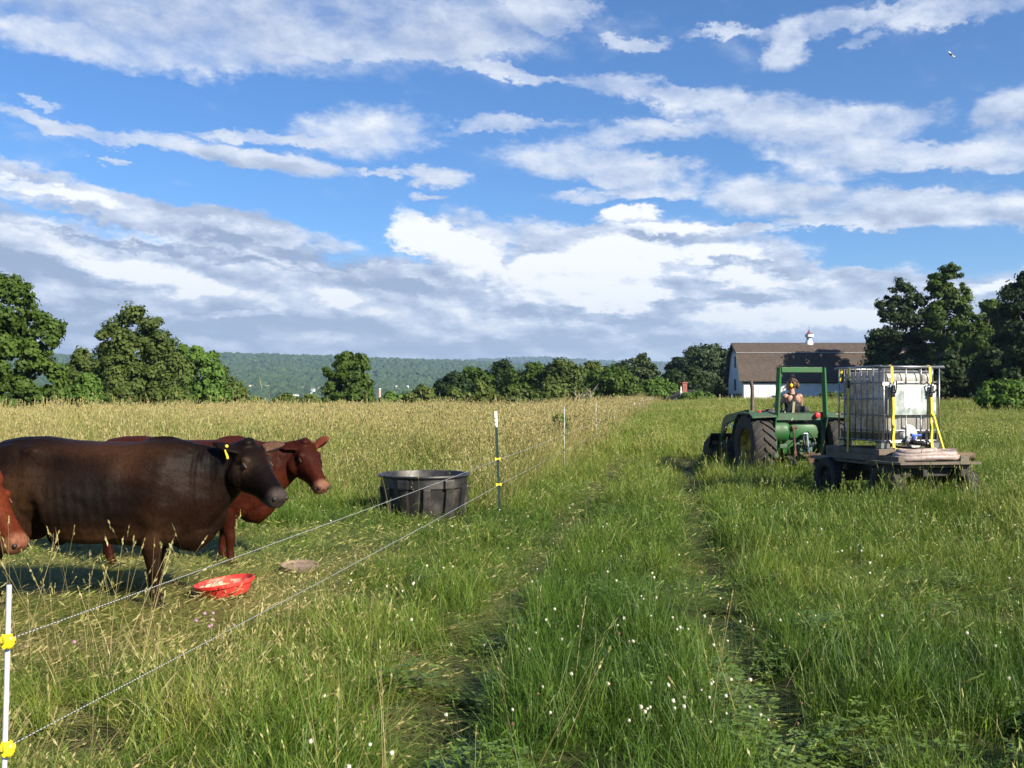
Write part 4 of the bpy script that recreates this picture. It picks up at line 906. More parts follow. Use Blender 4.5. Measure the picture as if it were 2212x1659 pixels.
    for s, (out, back, upv) in zip((1, -1), ears):
        d = (sd * out + u * back + nrm * upv).normalized(); base = P + u * .045 * h + sd * s * .095 * h - nrm * .045 * h; wdir = (u.cross(d)).normalized(); wdir = (d.cross(nrm)).normalized(); fl = d.cross(wdir).normalized(); L = .185 * h; rings = []
        for t, w in ((-.15, .030), (.0, .034), (.2, .048), (.45, .056), (.7, .046), (.88, .028), (1.0, .008)):
            c = base + d * L * t + Vector((0, 0, -.02 * t * t)); rings.append(ell(c, wdir, fl, w * h, .013 * h, .013 * h, 14))
        mb.loft(rings); earinfo.append((base, d, L, fl, wdir))
    me = remesh(mb, .0105, 4, .55)
    me.name = 'body'; n = len(me.vertices); co = np.empty(n * 3, np.float32); me.vertices.foreach_get('co', co); co = co.reshape(-1, 3)
    no = np.empty(n * 3, np.float32); me.vertices.foreach_get('normal', no); no = no.reshape(-1, 3)
    # bone and muscle: hollows pressed in and rises pushed out along the surface
    side = np.abs(co[:, 1]) > .10; D = np.zeros(n)
    for cx, cz, wx, wz, am in ((-.47, 1.10, .13, .09, -.040), (.10, .98, .07, .22, -.016), (.30, 1.02, .10, .22, .016), (.20, .66, .05, .12, -.018), (-.62, 1.22, .10, .05, .016), (-.60, .72, .06, .16, -.030), (.55, .98, .06, .20, -.016), (.40, .80, .10, .09, .014),
                               (-.86, 1.12, .10, .08, -.018), (.03, .60, .10, .06, -.010), (-.25, .95, .20, .20, .012), (.62, .80, .05, .12, .010), (.70, 1.02, .05, .14, -.010)):
        D += am * np.exp(-(((co[:, 0] - cx) / wx) ** 2 + ((co[:, 2] - cz) / wz) ** 2))
    for k in range(7): D += .0035 * np.exp(-((co[:, 0] - (.02 - k * .075) + .10 * (co[:, 2] - .8)) / .022) ** 2) * np.exp(-((co[:, 2] - .82) / .20) ** 2)
    D += .005 * wob(co[:, 0], co[:, 2], .16, 2) * (co[:, 2] > .5)
    co = co + no * (D * side * (co[:, 0] < .85))[:, None]; me.vertices.foreach_set('co', np.ascontiguousarray(co, np.float32).ravel()); me.update()
    # coat colours
    base, alt = np.array(coat), np.array(dark); rel = co - np.array(P); U = rel @ np.array(u) / h; S = rel @ np.array(sd) / h; Nn = rel @ np.array(nrm) / h
    hd = ((U > -.03) & (np.abs(S) < .16) & (Nn > -.30) & (Nn < .06)).astype(float) * sstep(-.03, .06, U)
    q = wob(co[:, 0] * 1.0 + co[:, 2] * .3 + seed, co[:, 2] * 1.25 + seed * 2 + co[:, 1] * .6, .55, seed); q2 = wob(co[:, 0] + co[:, 1], co[:, 2] + 3.3 * seed, .22, seed + 3)
    f = np.clip(.5 + .55 * q + .25 * q2, 0, 1)[:, None]; col = base * (1 - f) + alt * f
    def patch(w, c):
        nonlocal col
        w = np.clip(w, 0, 1)[:, None]; col = col * (1 - w) + np.array(c) * w
    if patches: patches(patch, co, U, S, Nn, hd)
    mz = sstep(.43, .485, U + .3 * np.maximum(-Nn - .10, 0)) * hd; patch(mz, muz)
    if brow: patch(hd * np.exp(-(((U - .175) / .055) ** 2 + ((np.abs(S) - .10) / .045) ** 2 + ((Nn + .07) / .055) ** 2)), brow)
    for (bs, d, L, fl, wd) in earinfo:
        r = co - np.array(bs); t = r @ np.array(d) / L; a = np.abs(r @ np.array(wd)) / h; fn = no @ np.array(fl); facing = np.sign((np.array(fl) @ np.array(u)))
        patch(((t > .15) & (t < .93) & (a < .036)) * (fn * facing > .35) * ((np.abs(r @ np.array(fl)) < .05)), innerear)
    patch(sstep(.075, .055, co[:, 2]) * (np.abs(co[:, 1]) > .05), (.035, .028, .024))
    rgba = np.ones((n, 4), np.float32); rgba[:, :3] = np.clip(col, .002, 1)
    a = me.attributes.new('coat', 'FLOAT_COLOR', 'POINT'); a.data.foreach_set('color', rgba.ravel())
    fo = sstep(.44, .56, co[:, 0]) * sstep(.97, .80, co[:, 0]) * (1 - hd) * sstep(.6, .8, co[:, 2]); a = me.attributes.new('fold', 'FLOAT', 'POINT'); a.data.foreach_set('value', fo.astype(np.float32))
    me.materials.append(M_coat); me.polygons.foreach_set('use_smooth', [True] * len(me.polygons))
    root = thing('cow', label, 'cow', pos, rz, group); root.scale = (scale,) * 3
    ob = bpy.data.objects.new('body', me); C.objects.link(ob); ob.parent = root
    for s in (1, -1):
        b = MB(); c = P + u * .178 * h + sd * s * .097 * h - nrm * .068 * h; b.ball(c, .020 * h, 12, 8); b.build('eye', M_eye, root, smooth=2)
        b = MB(); b.tube([c + sd * s * .010 * h + u * k * .010 * h + nrm * (.020 - .00035 * k * k) * h for k in (-3, -2, -1, 0, 1, 2, 3)], .0075 * h, 6); ey = b.build('eyelid', mat('cow_eyelid' + str(seed), tuple(x * .8 for x in (brow or coat)), .6), root, smooth=2)
        b = MB(); b.ball(P + u * .516 * h + sd * s * .046 * h - nrm * .052 * h, (.017 * h, .015 * h, .017 * h), 10, 6); b.build('nostril', M_nostril, root, smooth=2)
    if tagged:
        bs, d, L, fl, wd = earinfo[1]; c = bs + d * L * .42; b = MB()
        b.box(tuple(c + Vector((0.01, -.035, -.055))), (.010, .034, .075), (R(8), R(-14), 0), .008); b.ball(c + Vector((.01, -.035, .005)), .013, 8, 6); b.build('ear_tag', M_tag, root)
    return root

def patches_dark(patch, co, U, S, Nn, hd):
    x, y, z = co.T
    g = lambda cx, cz, rx, rz: np.exp(-(((x - cx) / rx) ** 2 + ((z - cz) / rz) ** 2))
    body = 1 - hd
    patch(body * .75 * g(-.66, .92, .26, .18), (.044, .022, .011)); patch(body * .75 * g(-.05, 1.24, .45, .07), (.036, .016, .008)); patch(body * .75 * g(-.10, .56, .55, .09), (.046, .022, .011))
    patch(body * .45 * g(.33, .62, .10, .18), (.044, .021, .011)); patch(body * .4 * g(.12, 1.12, .14, .12), (.055, .026, .013)); patch(body * .5 * g(-.3, .9, .3, .14), (.020, .016, .014))
    patch((np.abs(y) < .10) * sstep(.49, .45, z) * (x < -.38) * (x > -.68), (.30, .22, .13))
    patch(sstep(.7, .9, x) * body * .8, (.0065, .0048, .0044))
def cows():
    d1 = 7.06; p = W(350, 1320, d1); S1 = 1.0
    cow('dark brown cow standing broadside in front, yellow tag in its ear', (p.x - .33, d1 + .12, gz1(p.x, d1)), R(0), (.0025, .0018, .0016), (.0105, .0045, .0025), (.962, -.03, 1.288), R(40), R(40), hs=1.11,
        patches=patches_dark, seed=1, brow=(.050, .030, .017), muz=(.036, .028, .025), ears=[(.90, .0, .42), (-.55, -.75, -.15)], tagged=True, group='cows in the paddock', legs=[(0, 0), (-.12, 0), (0, 0), (-.2, 0)])
    d2 = 8.85; p = W(508, 1228, d2)
    cow('red brown cow standing behind the dark one, looking right with eyes half closed', (p.x - .34, d2 + .12, gz1(p.x, d2)), R(3), (.039, .0085, .0038), (.022, .0047, .0025), (1.02, -.02, 1.275), R(47), R(50), hs=1.10, scale=.955,
        seed=2, muz=(.15, .070, .043), ears=[(.55, -.05, .95), (-.62, -.55, -.35)], group='cows in the paddock', innerear=(.13, .035, .02), legs=[(0.02, 0), (-.14, 0), (.05, 0), (-.1, 0)])
    d3 = 6.25; mz = W(78, 1158, d3)
    cow('bright red cow whose lowered muzzle enters at the left edge', (mz.x - 1.335, d3 + .12, gz1(mz.x, d3)), R(0), (.090, .019, .0065), (.060, .012, .0047), (.93, -.02, 1.10), R(48), R(22), drop=.20,
        seed=3, muz=(.15, .062, .036), ears=[(.35, -.9, -.1), (-.45, -.8, -.2)], group='cows in the paddock', innerear=(.12, .05, .03), hs=1.12)
cows()

# ---------------------------------------------------------------- machinery
M_green = mat('tractor_green', (.014, .105, .022), .5, col2=(.034, .075, .026), scale=7, bump=.2, bscale=60)
M_dgreen = mat('faded_green', (.032, .095, .046), .6, col2=(.055, .070, .042), scale=9, bump=.3)
M_tyre = mat('tyre_rubber', (.017, .016, .015), .8, col2=(.042, .035, .028), scale=6, bump=.5, bscale=30)
M_yel = mat('rim_yellow', (.42, .29, .03), .55, col2=(.14, .09, .03), scale=9)
M_black = mat('black_plastic', (.016, .016, .018), .35)
M_steel = mat('galvanised_steel', (.34, .35, .36), .4, .85, col2=(.20, .205, .21), scale=30)
M_rust = mat('rusty_steel', (.105, .048, .028), .85, col2=(.05, .03, .025), scale=12, bump=.5)
M_dark = mat('dirty_dark_steel', (.016, .014, .013), .75, col2=(.045, .026, .018), scale=9, bump=.4, lo=.5, hi=.75)
M_wood = mat('weathered_wood', (.13, .105, .08), .85, col2=(.11, .09, .07), scale=5, bump=.5, bscale=22)
M_redl = mat('red_lens', (.50, .03, .03), .25); M_strap = mat('yellow_webbing', (.62, .50, .03), .7, col2=(.46, .37, .05), scale=25)
M_chrome = mat('bare_metal', (.62, .60, .58), .25, .9)

def wheel(root, cx, cy, R_, w, rim_r, rimmat, lugs=0, side=1, name='wheel', lugh=.035):
    """wheel on the x axis; side: which way the dish faces"""
    wr = bpy.data.objects.new(name, None); C.objects.link(wr); wr.parent = root; wr.location = (cx, cy, R_); b = MB(); h = w / 2; r2 = R_ - (lugh if lugs else 0)
    prof = [(rim_r, -h * .80), (rim_r + .02, -h * .92), (rim_r + (r2 - rim_r) * .5, -h * 1.02), (r2 - .03, -h * .97), (r2, -h * .80), (r2 + .006, 0), (r2, h * .80), (r2 - .03, h * .97), (rim_r + (r2 - rim_r) * .5, h * 1.02), (rim_r + .02, h * .92), (rim_r, h * .80)]
    b.lathe(prof, 48, 'x')
    if lugs:
        for k in range(lugs):
            for s in (-1, 1):
                a0 = 2 * math.pi * (k + (.5 if s > 0 else 0)) / lugs; pts = []
                vs = []
                for q in range(5):
                    t = q / 4; x = s * (-.015 + t * (h * 1.0 + .015)); a = a0 - .30 * t * (1.0 if R_ > .5 else .8); wd = (.030 + .012 * t) / R_ * (R_ / .7) ** .3
                    rt = R_ - (.02 * (t > .9)); rb = r2 - .012 - (.02 * (t > .9))
                    for (aa, rr) in ((a - wd, rb), (a - wd * .75, rt), (a + wd * .75, rt), (a + wd, rb)): vs.append((x, rr * math.sin(aa), rr * math.cos(aa)))
                fs = []
                for q in range(4):
                    for e in range(3): fs.append((q * 4 + e, q * 4 + e + 1, q * 4 + e + 5, q * 4 + e + 4))
                fs += [(0, 1, 2, 3), (16, 17, 18, 19)]; b.add(vs, fs)
    b.build('tyre', M_tyre, wr, smooth=True)
    b = MB(); s = side
    b.lathe([(rim_r + .005, -h * .8), (rim_r - .02, -h * .6), (rim_r - .03, h * .6), (rim_r + .005, h * .8)], 40, 'x'); b.lathe([(rim_r - .02, s * h * .15), (rim_r * .6, s * h * .05), (rim_r * .4, s * h * .30), (rim_r * .22, s * h * .34), (rim_r * .20, s * h * .5), (.01, s * h * .5)], 40, 'x')
    for k in range(6):
        a = k * math.pi / 3; b.lathe([(.0001, s * h * .40), (.018, s * h * .40), (.018, s * h * .30)], 6, 'x', (0, rim_r * .31 * math.cos(a), rim_r * .31 * math.sin(a)))
    b.build('rim', rimmat, wr, smooth=True)
    return wr

TH = R(4.6); TC = Vector((5.75, 19.05, 0)); TC.z = gz1(TC.x, TC.y) - .07
def tractor():
    o = thing('tractor', 'green farm tractor with front loader and roll bar seen from behind', 'tractor', TC, TH)
    wheel(o, -.80, 0, .70, .44, .36, M_yel, 22, -1, 'rear_wheel'); wheel(o, .80, 0, .70, .44, .36, M_yel, 22, 1, 'rear_wheel')
    wheel(o, -.66, 2.15, .38, .24, .22, M_yel, 16, -1, 'front_wheel', .02); wheel(o, .66, 2.15, .38, .24, .22, M_yel, 16, 1, 'front_wheel', .02)
    b = MB(); b.box((0, .0, .78), (.62, .50, .52), bev=.10); b.lathe([(.16, -.62), (.19, -.5), (.19, .5), (.16, .62)], 18, 'x', (0, 0, .72)); b.box((0, 1.0, .78), (.42, 1.9, .40), bev=.06)
    b.lathe([(.20, -.33), (.245, -.28), (.25, .0), (.20, .06)], 24, 'x', (-.26, -.18, 1.02)); b.box((.12, -.16, 1.02), (.62, .34, .30), bev=.08); b.build('axle_housing', M_green, o, smooth=True)
    b = MB(); b.box((0, 1.75, 1.12), (.50, 1.35, .44), bev=.09); b.box((0, 2.45, .98), (.46, .10, .62), bev=.04); hd = b.build('hood', M_green, o, smooth=True)
    b = MB(); b.box((0, .98, 1.30), (.46, .18, .30), (R(-20), 0, 0), .04); b.build('dashboard', M_black, o, smooth=True)
    b = MB(); b.box((0, .45, .82), (1.25, .85, .05), bev=.01); b.build('footplate', M_dark, o)
    b = MB(); b.box((0, 2.15, .42), (1.15, .12, .12), bev=.03); b.build('front_axle', M_green, o)
    # rear plate and roll bar
    b = MB(); b.prism([(-.55, 1.385), (.55, 1.385), (.58, 1.25), (-.53, 1.25)], 'y', -.42, -.40); b.box((0, -.36, 1.385), (1.10, .12, .02)); b.prism([(.55, 1.385), (.98, 1.385), (.98, 1.29), (.66, 1.25), (.58, 1.25)], 'y', -.39, -.37)
    b.build('rear_plate', M_dgreen, o)
    for s in (-1, 1):
        b = MB(); b.tube([(s * .50, -.46, 1.30), (s * .455, -.46, 2.30)], .053, 4); b.build('roll_bar_post', M_green, o)
        b = MB(); b.box((s * .50, -.34, .98), (.085, .03, .52)); b.box((s * .48, -.30, .62), (.10, .05, .26), (0, s * R(8), 0)); b.build('roll_bar_bracket', M_dgreen, o)
        # fender: curved over the tyre
        b = MB(); pr = []
        for k in range(9):
            a = R(-38 + k * 16); pr.append((.84 * math.sin(a) * 1.0 + .0, .70 + .80 * math.cos(a)))
        rings = []
        for (y, z) in pr: rings.append([(s * .52, y, z - .02), (s * 1.03, y, z - .05), (s * 1.03, y, z - .02), (s * .52, y, z + .02)])
        pr2 = [(y, min(z, 1.40)) for y, z in pr]
        rings = [[(s * .52, y, z - .02), (s * 1.02, y, z - .04), (s * 1.02, y, z - .01), (s * .52, y, z + .01)] for y, z in pr2]
        b.loft(rings); b.prism([(y, z) for y, z in pr2] + [(.5, 1.0), (-.4, 1.0)], 'x', s * .515, s * .535); b.build('fender', M_dgreen, o)
    b = MB(); b.box((0, -.46, 2.255), (.83, .075, .105), bev=.006); b.build('roll_bar_top', M_green, o)
    b = MB(); b.lathe([(.0001, -.50), (.05, -.49), (.055, -.43), (.065, -.41)], 16, 'y', (.335, 0, 1.345)); b.build('work_light', M_redl, o, smooth=True)
    b = MB(); b.box((.80, -.40, 1.325), (.15, .03, .10), bev=.008); b.build('tail_light', M_redl, o); b = MB(); b.box((-.72, -.20, 1.415), (.15, .07, .05), bev=.01); b.build('tail_light', M_redl, o)
    b = MB(); b.tube([(-.22, 1.80, 1.25), (-.22, 1.80, 1.90), (-.235, 1.80, 1.98), (-.27, 1.78, 2.08)], [.045, .045, .043, .04], 12); b.build('exhaust_pipe', mat('sooty_exhaust', (.055, .05, .048), .6, col2=(.12, .08, .06), scale=10), o, smooth=True)
    b = MB(); b.tube([(.10, 1.02, 1.22), (.10, .84, 1.50)], .02, 8); st = MB()
    pts = [Vector((.10 + .19 * math.cos(t), .82 + .19 * math.sin(t) * .75, 1.52 + .19 * math.sin(t) * .5)) for t in np.linspace(0, 2 * math.pi, 21)]; st.tube(pts, .014, 8)
    b.build('steering_column', M_black, o); st.build('steering_wheel', M_black, o, smooth=True)
    # seat
    b = MB(); b.box((.08, .28, 1.12), (.46, .44, .12), bev=.05); b.build('seat', M_black, o, smooth=True)
    b = MB(); b.loft([ell((.08, -.02 - .05 * t, 1.14 + .39 * t), (1, 0, 0), (0, 1, 0), w, .06, .05, 20, .8) for t, w in ((0, .20), (.3, .235), (.7, .245), (.9, .22), (1, .15))]); b.build('seat_back', M_black, o, smooth=True)
    b = MB(); b.box((-.03, -.12, 1.47), (.05, .012, .30), (R(-8), R(8), 0), .004); b.tube([(-.06, -.16, 1.33), (-.14, -.40, 1.31), (-.20, -.435, 1.24)], .015, 6); b.build('seat_belt', mat('faded_strap', (.22, .21, .12), .8), o)
    # rear linkage
    b = MB()
    b.tube([(-.15, -.42, 1.08), (-.14, -.50, .62)], .022, 8); b.tube([(-.19, -.42, 1.10), (-.08, -.40, 1.10)], .035, 8); b.box((-.14, -.50, .58), (.06, .04, .10), bev=.01); b.build('lift_rod', M_rust, o)
    b = MB(); b.tube([(.12, -.44, .98), (.15, -.52, .40), (.17, -.53, .20)], [.020, .022, .016], 8); b.build('threaded_rod', M_chrome, o)
    for s in (-1, 1):
        b = MB(); b.tube([(s * .30, -.20, .48), (s * .32, -.95, .42)], .035, 6, flat=1.8); b.ball((s * .32, -.97, .42), .05, 10, 6); b.build('lower_link', M_dark, o)
    b = MB(); b.tube([(-.02, -.60, .545), (.33, -.60, .565)], .028, 8); b.box((.16, -.56, .50), (.14, .06, .22), bev=.02); b.build('drawbar', M_rust, o)
    b = MB(); b.box((.10, -.34, .60), (.30, .18, .34), bev=.04); b.lathe([(.11, -.52), (.11, -.36), (.15, -.34)], 16, 'y', (.03, 0, .66)); b.build('power_take_off', M_dgreen, o, smooth=True)
    b = MB(); b.box((-.36, -.42, .73), (.15, .05, .08), bev=.01); b.build('toolbox', M_dgreen, o)
    b = MB(); b.box((.11, -.40, .88), (.10, .04, .22), bev=.01); b.box((.02, -.40, .72), (.05, .04, .05)); b.tube([(.2, -.45, .74), (.30, -.46, .80)], .03, 8); b.build('hydraulic_block', M_steel, o)
    b = MB(); b.tube([(.1, -.38, 1.0), (.02, -.5, .9), (.06, -.52, .7), (.20, -.45, .62)], .012, 6); b.tube([(.16, -.38, 1.02), (.26, -.52, .85), (.22, -.5, .66)], .012, 6); b.build('hydraulic_hose', M_black, o, smooth=2)
    # loader
    for s in (-1, 1):
        b = MB(); b.prism([(1.10, .62), (1.34, .62), (1.32, 1.42), (1.16, 1.42)], 'x', s * .47 - .045, s * .47 + .045); b.build('loader_mast', M_green, o)
        b = MB(); b.prism([(1.14, 1.44), (1.14, 1.33), (2.48, 1.12), (2.62, 1.06), (3.05, .42), (3.18, .46), (2.74, 1.22), (2.50, 1.31)], 'x', s * .56 - .04, s * .56 + .04); b.build('loader_arm', M_green, o)
        b = MB(); b.tube([(s * .56, 1.35, .75), (s * .56, 1.95, .98)], .035, 8); b.tube([(s * .56, 1.95, .98), (s * .56, 2.35, 1.12)], .02, 8); b.build('loader_ram', M_chrome, o)
        b = MB(); b.tube([(s * .56, 2.6, 1.02), (s * .56, 3.0, .72)], .03, 8); b.build('bucket_ram', M_chrome, o)
    b = MB(); b.tube([(-.60, 2.95, .55), (.60, 2.95, .55)], .05, 8); b.build('loader_cross_tube', M_green, o)
    bx0, bx1 = -.80, .80; b = MB()
    prof = [(3.02, .84), (3.22, .52), (3.18, .32), (3.30, .22), (3.85, .20), (3.85, .225), (3.32, .25), (3.21, .34), (3.25, .53), (3.06, .85)]
    b.prism(prof, 'x', bx0, bx1)
    for x in (bx0, bx1 - .02): b.prism([(3.02, .85), (3.22, .52), (3.18, .32), (3.30, .21), (3.85, .20), (3.62, .62)], 'x', x, x + .02)
    b.build('bucket', M_dark, o); b = MB(); b.box((0, 3.03, .855), (1.60, .07, .03)); b.box((0, 3.13, .70), (1.5, .012, .26), (R(-32), 0, 0)); b.build('bucket_back', M_rust, o)
tractor()

def person():
    o = thing('person', 'driver in a black racerback top and yellow ear muffs on the tractor seat', 'person', TC, TH)
    M_skin = mat('skin', (.34, .19, .13), .5, col2=(.30, .16, .105), scale=10)
    sx = .10; b = MB(); X, Yv, Z = (1, 0, 0), (0, 1, 0), (0, 0, 1); V = Vector
    # torso (leaning slightly forward), neck, head turned to the left
    b.loft([ell((sx, .22, 1.18), X, Yv, .17, .11, .11, 18), ell((sx, .22, 1.30), X, Yv, .145, .10, .10, 18), ell((sx, .24, 1.42), X, Yv, .135, .095, .095, 18), ell((sx, .26, 1.55), X, Yv, .155, .10, .10, 18),
            ell((sx, .27, 1.66), X, Yv, .175, .095, .095, 18, .9), ell((sx, .27, 1.745), X, Yv, .165, .075, .075, 18, .9), ell((sx, .275, 1.785), X, Yv, .09, .055, .055, 18)])
    b.tube([(sx, .275, 1.74), (sx - .01, .285, 1.87)], [.062, .055], 14)
    for s in (-1, 1): b.ball((sx + s * .15, .265, 1.725), (.068, .062, .06), 12, 8); b.ball((sx + s * .07, .19, 1.68), (.065, .03, .075), 10, 8)
    hc = V((sx - .015, .29, 1.965)); f = V((-.93, .36, -.03)).normalized(); sd = V((0, 0, 1)).cross(f).normalized()
    b.ball(hc, (.098, .088, .112), 18, 12); b.ball(hc + f * .035 - V((0, 0, .045)), (.062, .058, .062), 12, 8); b.ball(hc + f * .075 - V((0, 0, .085)), (.028, .03, .022), 10, 6)
    b.loft([[hc + f * (.088 + d) + sd * w * q + V((0, 0, z)) for q in (-1, 0, 1)] + [hc + f * .07 + V((0, 0, z))] for z, d, w in ((.02, .006, .008), (-.01, .018, .012), (-.03, .028, .016), (-.04, .012, .012))])
    for k, z in ((.014, -.058), (.012, -.070)): b.ball(hc + f * .088 + V((0, 0, z)), (.014, .022, .006), 8, 6)
    for s in (-1, 1): b.ball(hc - f * .005 + sd * s * .092 - V((0, 0, .01)), (.018, .012, .032), 8, 6)
    # arms to the wheel, legs to the footplate
    for s, hand in ((-1, V((-.10, .72, 1.53))), (1, V((.28, .74, 1.50)))):
        sh = V((sx + s * .165, .27, 1.72)); el = V((sx + s * .25, .42, 1.47)); b.tube([sh, sh.lerp(el, .45), el, el.lerp(hand, .3), hand], [.050, .046, .037, .040, .024], 12)
        d = (hand - el).normalized(); b.ball(hand + d * .035, (.022, .045, .030), 10, 8)
        for k in range(4): b.tube([hand + d * .06 + V(((k - 1.5) * .019, 0, .01)), hand + d * (.095 - .006 * abs(k - 1.5)) + V(((k - 1.5) * .021, 0, .0)), hand + d * (.10) + V(((k - 1.5) * .021, -.005, -.030 + .004 * k))], [.0095, .009, .008], 8)
        b.tube([hand + d * .02 + V((-s * .022, 0, .005)), hand + d * .05 + V((-s * .042, 0, -.005)), hand + d * .075 + V((-s * .036, 0, -.02))], [.011, .010, .008], 8)
        hip = V((sx + s * .09, .24, 1.22)); kn = V((sx + s * .20, .70, 1.24)); an = V((sx + s * .24, .80, .90)); b.tube([hip, hip.lerp(kn, .5), kn, kn.lerp(an, .35), an], [.095, .080, .058, .055, .038], 12)
        b.ball(an + V((0, .07, -.03)), (.04, .11, .035), 10, 8)
    me = remesh(b, .0065, 2, .5); me.materials.append(M_skin); me.polygons.foreach_set('use_smooth', [True] * len(me.polygons)); ob = bpy.data.objects.new('body', me); C.objects.link(ob); ob.parent = o
    # black racerback top: shell round the torso, narrowing to a strap between the shoulder blades
    b = MB(); e = .012
    b.loft([ell((sx, .22, 1.22), X, Yv, .172 + e, .12, .12, 18), ell((sx, .22, 1.30), X, Yv, .150 + e, .11, .11, 18), ell((sx, .24, 1.42), X, Yv, .140 + e, .108, .108, 18), ell((sx, .26, 1.55), X, Yv, .160 + e, .115, .115, 18), ell((sx, .265, 1.60), X, Yv, .165 + e, .108, .112, 18)])
    b.loft([ell((sx, .262, z), X, Yv, w, d, d + .004, 16, .8) for z, w, d in ((1.585, .165, .112), (1.62, .125, .116), (1.66, .085, .112), (1.70, .060, .105), (1.74, .060, .090), (1.775, .070, .070))])
    for s in (-1, 1): b.tube([(sx + s * .05, .185, 1.745), (sx + s * .08, .235, 1.795), (sx + s * .09, .31, 1.77), (sx + s * .09, .36, 1.68)], .022, 8)
    me = remesh(b, .007, 2, .5); me.materials.append(mat('black_cotton', (.012, .012, .014), .85)); me.polygons.foreach_set('use_smooth', [True] * len(me.polygons)); ob = bpy.data.objects.new('tank_top', me); C.objects.link(ob); ob.parent = o
    b = MB()
    for s in (-1, 1):
        hip = V((sx + s * .09, .23, 1.22)); kn = V((sx + s * .20, .70, 1.24)); b.tube([hip, hip.lerp(kn, .5), hip.lerp(kn, .9)], [.112, .092, .075], 12)
    b.ball((sx, .22, 1.20), (.19, .13, .10), 14, 8); me = remesh(b, .01, 2); me.materials.append(mat('denim_shorts', (.05, .07, .12), .9)); ob = bpy.data.objects.new('shorts', me); C.objects.link(ob); ob.parent = o; me.polygons.foreach_set('use_smooth', [True] * len(me.polygons))
    # hair: brown curls gathered back
    rng = random.Random(4); b = MB(); b.ball(hc - f * .018 + V((0, 0, .020)), (.102, .102, .104), 16, 10)
    for k in range(120):
        q = V((rng.gauss(0, 1), rng.gauss(0, 1), rng.gauss(.25, 1))).normalized()
        if q.dot(f) > .55 and q.z < .75: continue
        if q.z < -.55: continue
        b.ball(hc - f * .02 + V((0, 0, .02)) + V((q.x * .105, q.y * .105, q.z * .108)), rng.uniform(.014, .027), 7, 5)
    b.ball(hc - f * .125 + V((0, 0, -.02)), (.045, .05, .07), 12, 8)
    b.build('hair', mat('brown_hair', (.055, .025, .014), .6, col2=(.10, .048, .025), scale=40), o, smooth=2)
    em = MB(); em.tube([hc + sd * s * .112 * math.cos(t) + V((0, 0, .02 + .115 * math.sin(t))) for s in (1,) for t in np.linspace(0, math.pi, 13)], .009, 8); e_o = em.build('ear_muffs', M_black, o, smooth=2)
    for s in (-1, 1):
        em = MB(); em.ball(hc + sd * s * .115 + V((0, 0, -.012)), (.034, .026, .040) if abs(sd.x) > abs(sd.y) else (.036, .028, .042), 14, 10); em.build('ear_cup', mat('ear_cup_yellow', (.80, .50, .02), .3), e_o, smooth=2)
person()

# ---------------------------------------------------------------- wagon, tank, straps, hose
WO = Vector((5.41, 13.6, 0)); WTH = R(12); WO.z = gz1(WO.x, WO.y)
def wpt(a, f, z=0): return Vector((WO.x + a * math.cos(WTH) - f * math.sin(WTH), WO.y + a * math.sin(WTH) + f * math.cos(WTH), WO.z + z))
def wagon():
    o = thing('wagon', 'old dark farm wagon with a plank deck carrying the white tank', 'wagon', WO, WTH)
    for (x, y, s) in ((0.0, 1.42, -1), (1.12, 1.42, 1), (-.02, -.16, -1), (1.12, -.22, 1)): wheel(o, x, y, .34, .19, .20, M_dark, 26, s, 'wheel', .012)
    b = MB()
    for x in (.25, .85): b.box((x, .65, .57), (.07, 2.6, .10), bev=.01)
    for y in (-.42, .3, 1.0, 1.9): b.box((.55, y, .56), (1.05, .08, .10), bev=.01)
    b.build('chassis', M_dark, o)
    for y in (-.18, 1.42): b = MB(); b.tube([(.05, y, .34), (1.05, y, .34)], .045, 8); b.box((.55, y, .44), (.5, .12, .14)); b.build('axle', M_dark, o)
    for x in (-.03, 1.10): b = MB(); b.box((x, -.28, .60), (.16, .30, .16), bev=.01); b.box((x, -.30, .50), (.04, .16, .14)); b.build('stake_pocket', M_dark, o)
    b = MB(); b.tube([(.30, 1.9, .5), (1.2, 3.5, .48)], .04, 8); b.tube([(.80, 1.9, .5), (1.2, 3.5, .48)], .04, 8); b.tube([(1.2, 3.45, .48), (1.42, 4.2, .50)], .05, 8); b.build('tongue', M_rust, o)
    b = MB(); b.tube([(.45, -.35, .52), (.62, .3, .28), (.64, .2, .22)], .028, 6); b.tube([(.7, -.2, .30), (.98, .6, .33)], .03, 6); b.tube([(.05, .2, .36), (.6, .9, .40)], .03, 6); b.box((.60, -.05, .26), (.22, .10, .06), (0, R(14), R(20))); b.build('brake_linkage', M_rust, o)
    for k, (x, w) in enumerate(((.18, .36), (.55, .36), (.92, .36))):
        b = MB(); b.box((x, .75, .652), (w, 2.5, .045), bev=.006); b.build('deck_plank', M_wood, o)
    b = MB(); b.prism([(-.22, .06), (-.12, -.62), (1.12, -.68), (1.06, -.02)], 'z', .690, .722); b.build('tail_board', M_wood, o)
    # timbers under the tank
    for (x, y, z, dx, dy, dz) in ((.00, .45, .735, .14, 1.9, .10), (1.00, .45, .735, .14, 1.9, .10)): b = MB(); b.box((x, y, z + .01), (dx, dy, dz), bev=.008); b.build('timber', M_wood, o)
    b = MB(); b.box((.02, .68, .835), (.16, 1.5, .075), bev=.008); b.build('timber', M_wood, o); b = MB(); b.box((1.0, .60, .835), (.16, 1.4, .075), bev=.008); b.build('timber', M_wood, o)
    b = MB(); b.box((.50, -.09, .842), (1.30, .12, .085), (0, 0, R(.6)), .008); b.build('timber', M_wood, o); b = MB(); b.box((.5, 1.1, .842), (1.10, .14, .07), bev=.008); b.build('timber', M_wood, o)
wagon()

